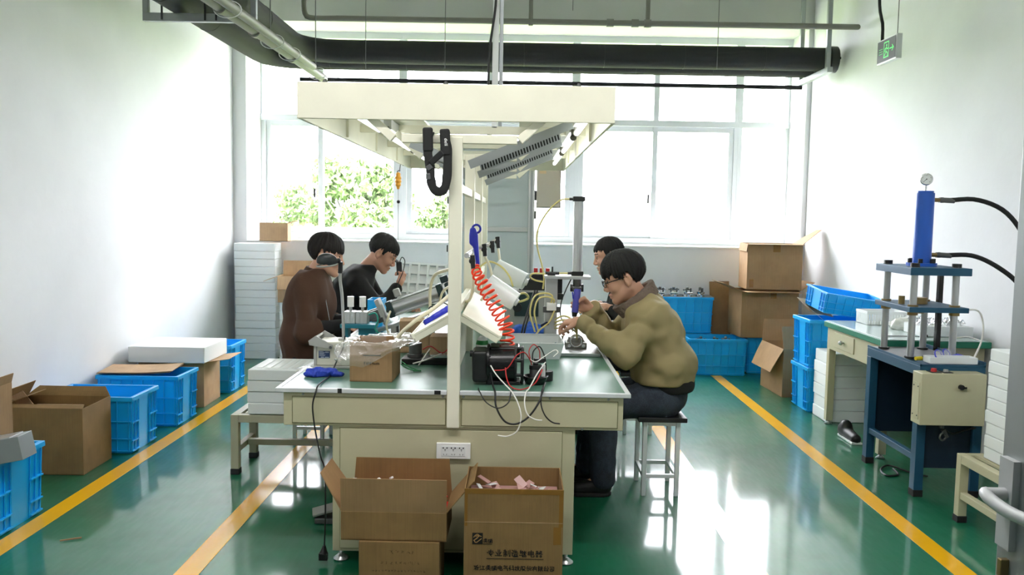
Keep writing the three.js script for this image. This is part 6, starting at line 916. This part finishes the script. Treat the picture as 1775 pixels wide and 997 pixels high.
  const trs = surface((x, y, z) => { let d = smin(ellip(x, y, z, [p.hip[0], p.hip[1] + 0.015, p.z], [0.14, 0.115, 0.185]), torso(x, y, z, 0.002), 0.05); d = Math.max(d, y - p.hip[1] - 0.16); for (const l of p.legs) d = smin(d, leg(x, y, z, l, p.loose || 0.015), 0.045); d += 0.014 * Math.abs(vnoise3(x * 14, y * 13 + p.seed, z * 14) - 0.5) - 0.003; return smax(d, 0.035 - y, 0.006); }, ...box([p.hip, [p.hip[0], p.hip[1] + 0.1, p.z - 0.2], [p.hip[0], p.hip[1] + 0.1, p.z + 0.2], ...p.legs.flatMap((l) => [l.h, l.k, l.a])], 0.17), 0.01);
  put(trs, 'trousers', p.trs || M.trousers);
  for (const l of p.legs) { const q = surface((x, y, z) => Math.max(smin(capsule(x, y, z, [l.a[0], 0.05, l.a[2]], [l.toe[0], 0.038, l.toe[2]], 0.048, 0.038), capsule(x, y, z, [l.a[0], 0.05, l.a[2]], [l.a[0], 0.1, l.a[2]], 0.045, 0.045), 0.03), 0.002 - y), ...box([l.a, l.toe, [l.a[0], 0, l.a[2]]], 0.09), 0.008); const s = put(q, 'shoe', M.shoe); const so = surface((x, y, z) => Math.max(capsule(x, 0.02, z, [l.a[0], 0.02, l.a[2]], [l.toe[0], 0.02, l.toe[2]], 0.051, 0.042), Math.abs(y - 0.0115) - 0.0105), ...box([l.a, l.toe, [l.a[0], 0, l.a[2]]], 0.09), 0.007); put(so, 'sole', M.rubber, s); }
  return { t, put, inHead, HM };
}
function stool(name, label, x0, x1, z0, z1) {
  const t = thing(name, label, 'stool', [(x0 + x1) / 2, 0, (z0 + z1) / 2]), w = kit(t), s = 0.025, H = 0.418;
  for (const x of [x0, x1 - s]) for (const z of [z0, z1 - s]) w((b) => b.box(x, x + s, 0, H, z, z + s, 0.003), 'leg', M.alu);
  for (const z of [z0, z1 - s]) { w((b) => b.box(x0 + s, x1 - s, H - s, H, z, z + s, 0.003), 'top_rail', M.alu); w((b) => b.box(x0 + s, x1 - s, 0.1, 0.122, z + 0.002, z + s - 0.002, 0.003), 'stretcher', M.alu); } for (const x of [x0, x1 - s]) { w((b) => b.box(x, x + s, H - s, H, z0 + s, z1 - s, 0.003), 'top_rail', M.alu); w((b) => b.box(x + 0.002, x + s - 0.002, 0.1, 0.122, z0 + s, z1 - s, 0.003), 'stretcher', M.alu); }
  w((b) => b.box(x0 - 0.03, x1 + 0.03, H, H + 0.026, z0 - 0.03, z1 + 0.03, 0.004), 'seat', M.black);
}
stool('stool', 'grey steel stool with black seat under the man in the green jacket', 0.715, 0.92, -4.95, -4.65);
stool('stool', 'grey steel stool hidden under the man farthest back beside the green jacket', 0.78, 0.985, -6.3, -6.0);
stool('stool', 'grey steel stool under the man in the brown jacket', -1.44, -1.235, -5.87, -5.57);
stool('stool', 'grey steel stool under the man in the black sweater', -1.36, -1.155, -6.75, -6.45);
const grip = [[1.0, 1.1, 0.6], [1.05, 1.15, 0.6], [1.1, 1.2, 0.6], [1.15, 1.2, 0.6]], pinch = [[0.55, 0.6, 0.3], [0.7, 0.8, 0.4], [0.9, 0.9, 0.5], [1.0, 1.0, 0.5]];

{ // 1: green jacket, near right, faces -x
  const z = -4.8, P = person({
    label: 'man in olive jacket with fleece collar and glasses, working with a screwdriver', z, seed: 3,
    hip: [0.83, 0.53, z], waist: [0.835, 0.69, z], chest: [0.775, 0.9, z], neck: [0.69, 1.075, z], shoulder: [0.735, 1.0], r: [0.12, 0.115, 0.122, 0.06], sh: 0.21,
    head: [0.605, 1.185, z], face: [-0.94, -0.33, 0.0], up: [-0.33, 0.94, 0], scale: 1.06,
    arms: [{ s: [0.72, 0.985, z + 0.19], e: [0.6, 0.8, z + 0.24], w: [0.37, 0.95, z + 0.1] }, { s: [0.72, 0.985, z - 0.19], e: [0.57, 0.82, z - 0.22], w: [0.438, 1.0, z - 0.07] }],
    hands: [{ at: [0.362, 0.955, z + 0.097], dir: [-0.86, -0.12, -0.45], back: [0.1, 0.95, 0.3], curl: pinch, mirror: true, thumb: [0, -0.004, -0.01] }, { at: [0.432, 1.01, z - 0.068], dir: [-0.97, 0.2, 0.05], back: [0.05, 0.1, -1], curl: [[0.75, 1.2, 0.8], [0.78, 1.2, 0.8], [0.8, 1.2, 0.8], [0.85, 1.2, 0.8]], mirror: true, thumb: [-0.008, -0.012, -0.012] }],
    legs: [{ h: [0.8, 0.53, z + 0.09], k: [0.5, 0.505, z + 0.13], a: [0.5, 0.09, z + 0.14], toe: [0.36, 0.04, z + 0.15] }, { h: [0.8, 0.53, z - 0.09], k: [0.46, 0.5, z - 0.13], a: [0.44, 0.09, z - 0.13], toe: [0.3, 0.04, z - 0.14] }],
    hair: { t: 0.02, fringe: 0.042, temple: 0.012, over: 0.03, nape: -0.062, seed: 2 },
    coat: { name: 'jacket', m: M.jacketGreen, g: 0.032, ga: 0.026, cuff: 0.032, fold: 0.026, crease: 0.024, bottom: 0.615, hem: [0.845, 0.73, z], hemR: [0.17, 0.125, 0.23], nn: [-0.62, 0.785], top: 0.012, cut: -0.012 }, trs: M.denim, loose: 0.028,
  });
  P.put(surface((x, y, zz) => { const c = V(0.678, 1.072, z), n = V(-0.62, 0.785, 0).normalize(), h = (x - c.x) * n.x + (y - c.y) * n.y, rx = (x - c.x) - h * n.x, ry = (y - c.y) - h * n.y, q = len3(rx, ry, (zz - z) * 1.2), r = 0.115 + h * 0.15; return Math.max(Math.abs(q - r) - 0.017, Math.abs(h) - 0.038) + 0.006 * (vnoise3(x * 120, y * 120, zz * 120) - 0.5); }, [0.5, 0.9, z - 0.16], [0.86, 1.24, z + 0.16], 0.0055), 'fleece_collar', M.wool);
  P.put(surface((x, y, zz) => Math.max(ellip(x, y, zz, [0.86, 0.61, z], [0.155, 0.11, 0.21]), Math.max(y - 0.65, 0.575 - y)), [0.65, 0.55, z - 0.25], [1.05, 0.67, z + 0.25], 0.009), 'shirt_hem', M.sweater);
  const gl = new B(); for (const s of [-1, 1]) { gl.add(new THREE.TorusGeometry(0.023, 0.0022, 6, 24), new THREE.Matrix4().compose(V(0.108, 0.006, s * 0.033), new THREE.Quaternion().setFromEuler(new THREE.Euler(0, PI / 2 - s * 0.22, 0)), V(1.1, 0.78, 1))); gl.cyl([0.103, 0.012, s * 0.058], [-0.01, 0.014, s * 0.082], 0.0026, 0.0026, 6); } gl.cyl([0.112, 0.01, -0.01], [0.112, 0.01, 0.01], 0.0022, 0.0022, 6);
  P.put(mergeGeometries(gl.g).applyMatrix4(P.HM), 'glasses', M.blackGloss);
  P.put(new THREE.TorusGeometry(0.006, 0.0014, 6, 14).translate(-0.006, -0.043, 0.08).applyMatrix4(P.HM), 'earring', M.chrome);
  const sd = thing('electric_screwdriver', 'blue-violet electric screwdriver held in the hand of the green-jacket man', 'screwdriver', [0.345, 1.0, -4.83]), w = kit(sd);
  w((b) => b.cyl([0.352, 1.115, -4.83], [0.337, 0.99, -4.8], 0.02, 0.0185, 18).cyl([0.354, 1.12, -4.832], [0.352, 1.105, -4.83], 0.016, 0.02, 18), 'grip', M.toolViolet); w((b) => b.cyl([0.337, 0.99, -4.8], [0.334, 0.968, -4.795], 0.017, 0.012, 16), 'collar', M.black); w((b) => b.cyl([0.334, 0.968, -4.795], [0.331, 0.94, -4.79], 0.009, 0.008, 12).cyl([0.331, 0.94, -4.79], [0.326, 0.885, -4.785], 0.003, 0.003, 8), 'bit', M.chrome); w((b) => b.bx([0.325, 1.085, -4.815], [0.006, 0.04, 0.012], [0, 0, 0.12]), 'start_lever', M.toolBlue);
}
{ // 2: behind on the right, faces -x
  const z = -6.15; person({
    label: 'dark-haired man in black top half hidden behind the man in the olive jacket', z, seed: 9,
    hip: [0.885, 0.53, z], waist: [0.87, 0.7, z], chest: [0.82, 0.92, z], neck: [0.77, 1.12, z], shoulder: [0.79, 1.06], r: [0.12, 0.112, 0.118, 0.055],
    head: [0.665, 1.245, z], face: [-0.97, -0.22, 0.05], up: [-0.22, 0.97, 0], scale: 1.0,
    arms: [{ s: [0.78, 1.05, z + 0.19], e: [0.76, 0.83, z + 0.26], w: [0.66, 0.89, z + 0.12] }, { s: [0.78, 1.05, z - 0.19], e: [0.72, 0.83, z - 0.22], w: [0.6, 0.9, z - 0.06] }],
    hands: [{ at: [0.655, 0.898, z + 0.12], dir: [-0.93, 0.12, -0.3], back: [0.0, 0.9, 0.4], curl: pinch, mirror: true }, { at: [0.595, 0.902, z - 0.06], dir: [-0.95, 0.0, 0.25], back: [0, 0.9, -0.4], curl: pinch }],
    legs: [{ h: [0.86, 0.53, z + 0.09], k: [0.56, 0.52, z + 0.12], a: [0.54, 0.09, z + 0.12], toe: [0.4, 0.04, z + 0.13] }, { h: [0.86, 0.53, z - 0.09], k: [0.56, 0.52, z - 0.12], a: [0.54, 0.09, z - 0.12], toe: [0.4, 0.04, z - 0.13] }],
    hair: { t: 0.008, fringe: 0.062, temple: 0.01, over: 0.035, nape: -0.045, seed: 5 },
    coat: { name: 'sweater', m: M.sweater, g: 0.012, ga: 0.01, cuff: 0.026, fold: 0.014, bottom: 0.55, nn: [0, 1], top: 0.02 },
  });
}
{ // 3: brown jacket, left, faces +x
  const z = -5.7, P = person({
    label: 'man in brown jacket with black sleeves sitting behind the gooseneck magnifier', z, seed: 14,
    hip: [-1.37, 0.53, z], waist: [-1.38, 0.7, z], chest: [-1.36, 0.92, z], neck: [-1.325, 1.11, z], shoulder: [-1.345, 1.03], r: [0.12, 0.115, 0.12, 0.058],
    head: [-1.245, 1.235, z], face: [0.985, -0.17, 0.03], up: [0.17, 0.985, 0], scale: 1.06,
    arms: [{ s: [-1.34, 1.0, z + 0.19], e: [-1.33, 0.765, z + 0.24], w: [-1.1, 0.8, z + 0.12] }, { s: [-1.34, 1.0, z - 0.19], e: [-1.3, 0.77, z - 0.22], w: [-1.07, 0.8, z - 0.1] }],
    hands: [{ at: [-1.095, 0.8, z + 0.12], dir: [0.95, 0.02, -0.25], back: [0, 0.95, 0.3], curl: pinch }, { at: [-1.065, 0.8, z - 0.1], dir: [0.95, 0.02, 0.25], back: [0, 0.95, -0.3], curl: pinch, mirror: true }],
    legs: [{ h: [-1.34, 0.53, z + 0.09], k: [-0.98, 0.52, z + 0.12], a: [-0.97, 0.09, z + 0.12], toe: [-0.82, 0.04, z + 0.13] }, { h: [-1.34, 0.53, z - 0.09], k: [-0.98, 0.52, z - 0.12], a: [-0.97, 0.09, z - 0.12], toe: [-0.82, 0.04, z - 0.13] }],
    hair: { t: 0.016, fringe: 0.036, temple: 0.03, over: 0.038, nape: -0.055, seed: 8 }, hairMat: M.hairBrown,
    coat: { name: 'jacket', m: M.jacketBrown, g: 0.03, ga: 0.02, cuff: 0.045, fold: 0.03, drape: 1, crease: 0.01, bottom: 0.535, hem: [-1.37, 0.7, z], hemR: [0.135, 0.2, 0.2], nn: [0, 1], top: 0.035, cut: 0.17 },
  });
  for (const a of [{ e: [-1.33, 0.765, z + 0.24], w: [-1.1, 0.8, z + 0.12] }, { e: [-1.3, 0.77, z - 0.22], w: [-1.07, 0.8, z - 0.1] }]) P.put(surface((x, y, q) => capsule(x, y, q, a.e, mix(a.e, a.w, 1.02), 0.062, 0.036) + 0.012 * (Math.abs(vnoise3(x * 26, y * 18, q * 26) - 0.5) - 0.2), [-1.45, 0.68, a.w[2] - 0.22], [-1.02, 0.88, a.w[2] + 0.22], 0.008), 'black_sleeve', M.sweater);
  P.put(surface((x, y, q) => { const c = V(-1.315, 1.115, z), n = V(0.25, 0.95, 0).normalize(), h = (x - c.x) * n.x + (y - c.y) * n.y, rx = (x - c.x) - h * n.x, ry = (y - c.y) - h * n.y, r = len3(rx, ry, (q - z) * 0.95); return Math.max(Math.abs(r - 0.08 - h * -0.35) - 0.008, Math.abs(h) - 0.04); }, [-1.45, 1.0, z - 0.14], [-1.18, 1.22, z + 0.14], 0.0055), 'collar', M.jacketBrown);
  P.put(new B().bx([-1.205, 0.86, z + 0.12], [0.004, 0.36, 0.012], [0, 0.2, 0.18], 0).g[0], 'zipper', M.steel);
}
{ // 4: black sweater, far left, bows, faces +x
  const z = -6.6, P = person({
    label: 'man in black sweater bowing his head and holding a small black device to his eye', z, seed: 21, skin: M.skin2,
    hip: [-1.3, 0.53, z], waist: [-1.31, 0.7, z], chest: [-1.25, 0.93, z], neck: [-1.13, 1.11, z], shoulder: [-1.19, 1.04], r: [0.12, 0.118, 0.128, 0.055],
    head: [-1.015, 1.215, z], face: [0.86, -0.5, 0.05], up: [0.5, 0.86, 0], scale: 1.08,
    arms: [{ s: [-1.17, 1.01, z + 0.19], e: [-1.0, 0.82, z + 0.25], w: [-0.87, 0.985, z + 0.12] }, { s: [-1.17, 1.01, z - 0.19], e: [-1.05, 0.8, z - 0.2], w: [-0.86, 0.81, z - 0.1] }],
    hands: [{ at: [-0.868, 0.995, z + 0.12], dir: [0.25, 0.93, -0.2], back: [0.75, -0.15, 0.6], curl: grip, mirror: false, thumb: [0.0, 0.008, 0] }, { at: [-0.855, 0.81, z - 0.1], dir: [0.95, 0.02, 0.2], back: [0, 0.95, -0.3], curl: pinch, mirror: true }],
    legs: [{ h: [-1.27, 0.53, z + 0.09], k: [-0.95, 0.52, z + 0.12], a: [-0.95, 0.09, z + 0.12], toe: [-0.8, 0.04, z + 0.13] }, { h: [-1.27, 0.53, z - 0.09], k: [-0.95, 0.52, z - 0.12], a: [-0.95, 0.09, z - 0.12], toe: [-0.8, 0.04, z - 0.13] }],
    hair: { t: 0.01, fringe: 0.05, temple: 0.008, over: 0.032, nape: -0.045, seed: 12 },
    coat: { name: 'sweater', m: M.sweater, g: 0.016, ga: 0.014, cuff: 0.03, fold: 0.016, bottom: 0.55, nn: [0, 1], top: 0.022 },
  });
  const d = thing('handheld_device', 'small black handheld device with thin cable in the black-sweater man\u2019s hand', 'device', [-0.86, 1.12, -6.5]), w = kit(d);
  w((b) => b.bx([-0.872, 1.115, -6.5], [0.042, 0.1, 0.03], [0, 0.2, 0.06], 0.008), 'device_body', M.black); w((b) => b.cyl([-0.88, 1.16, -6.5], [-0.9, 1.175, -6.5], 0.012, 0.012, 14), 'eyepiece', M.steelDark); w((b) => b.tube([[-0.868, 1.165, -6.495], [-0.85, 1.2, -6.49], [-0.83, 1.18, -6.485], [-0.835, 1.1, -6.45], [-0.87, 1.0, -6.42], [-0.88, 0.9, -6.42], [-0.86, 0.78, -6.42]], 0.0035, 60, 6), 'cable', M.black);
}

scene.traverse((o) => { if (o.isMesh) { o.castShadow = true; o.receiveShadow = true; } });
renderer.render(scene, camera);
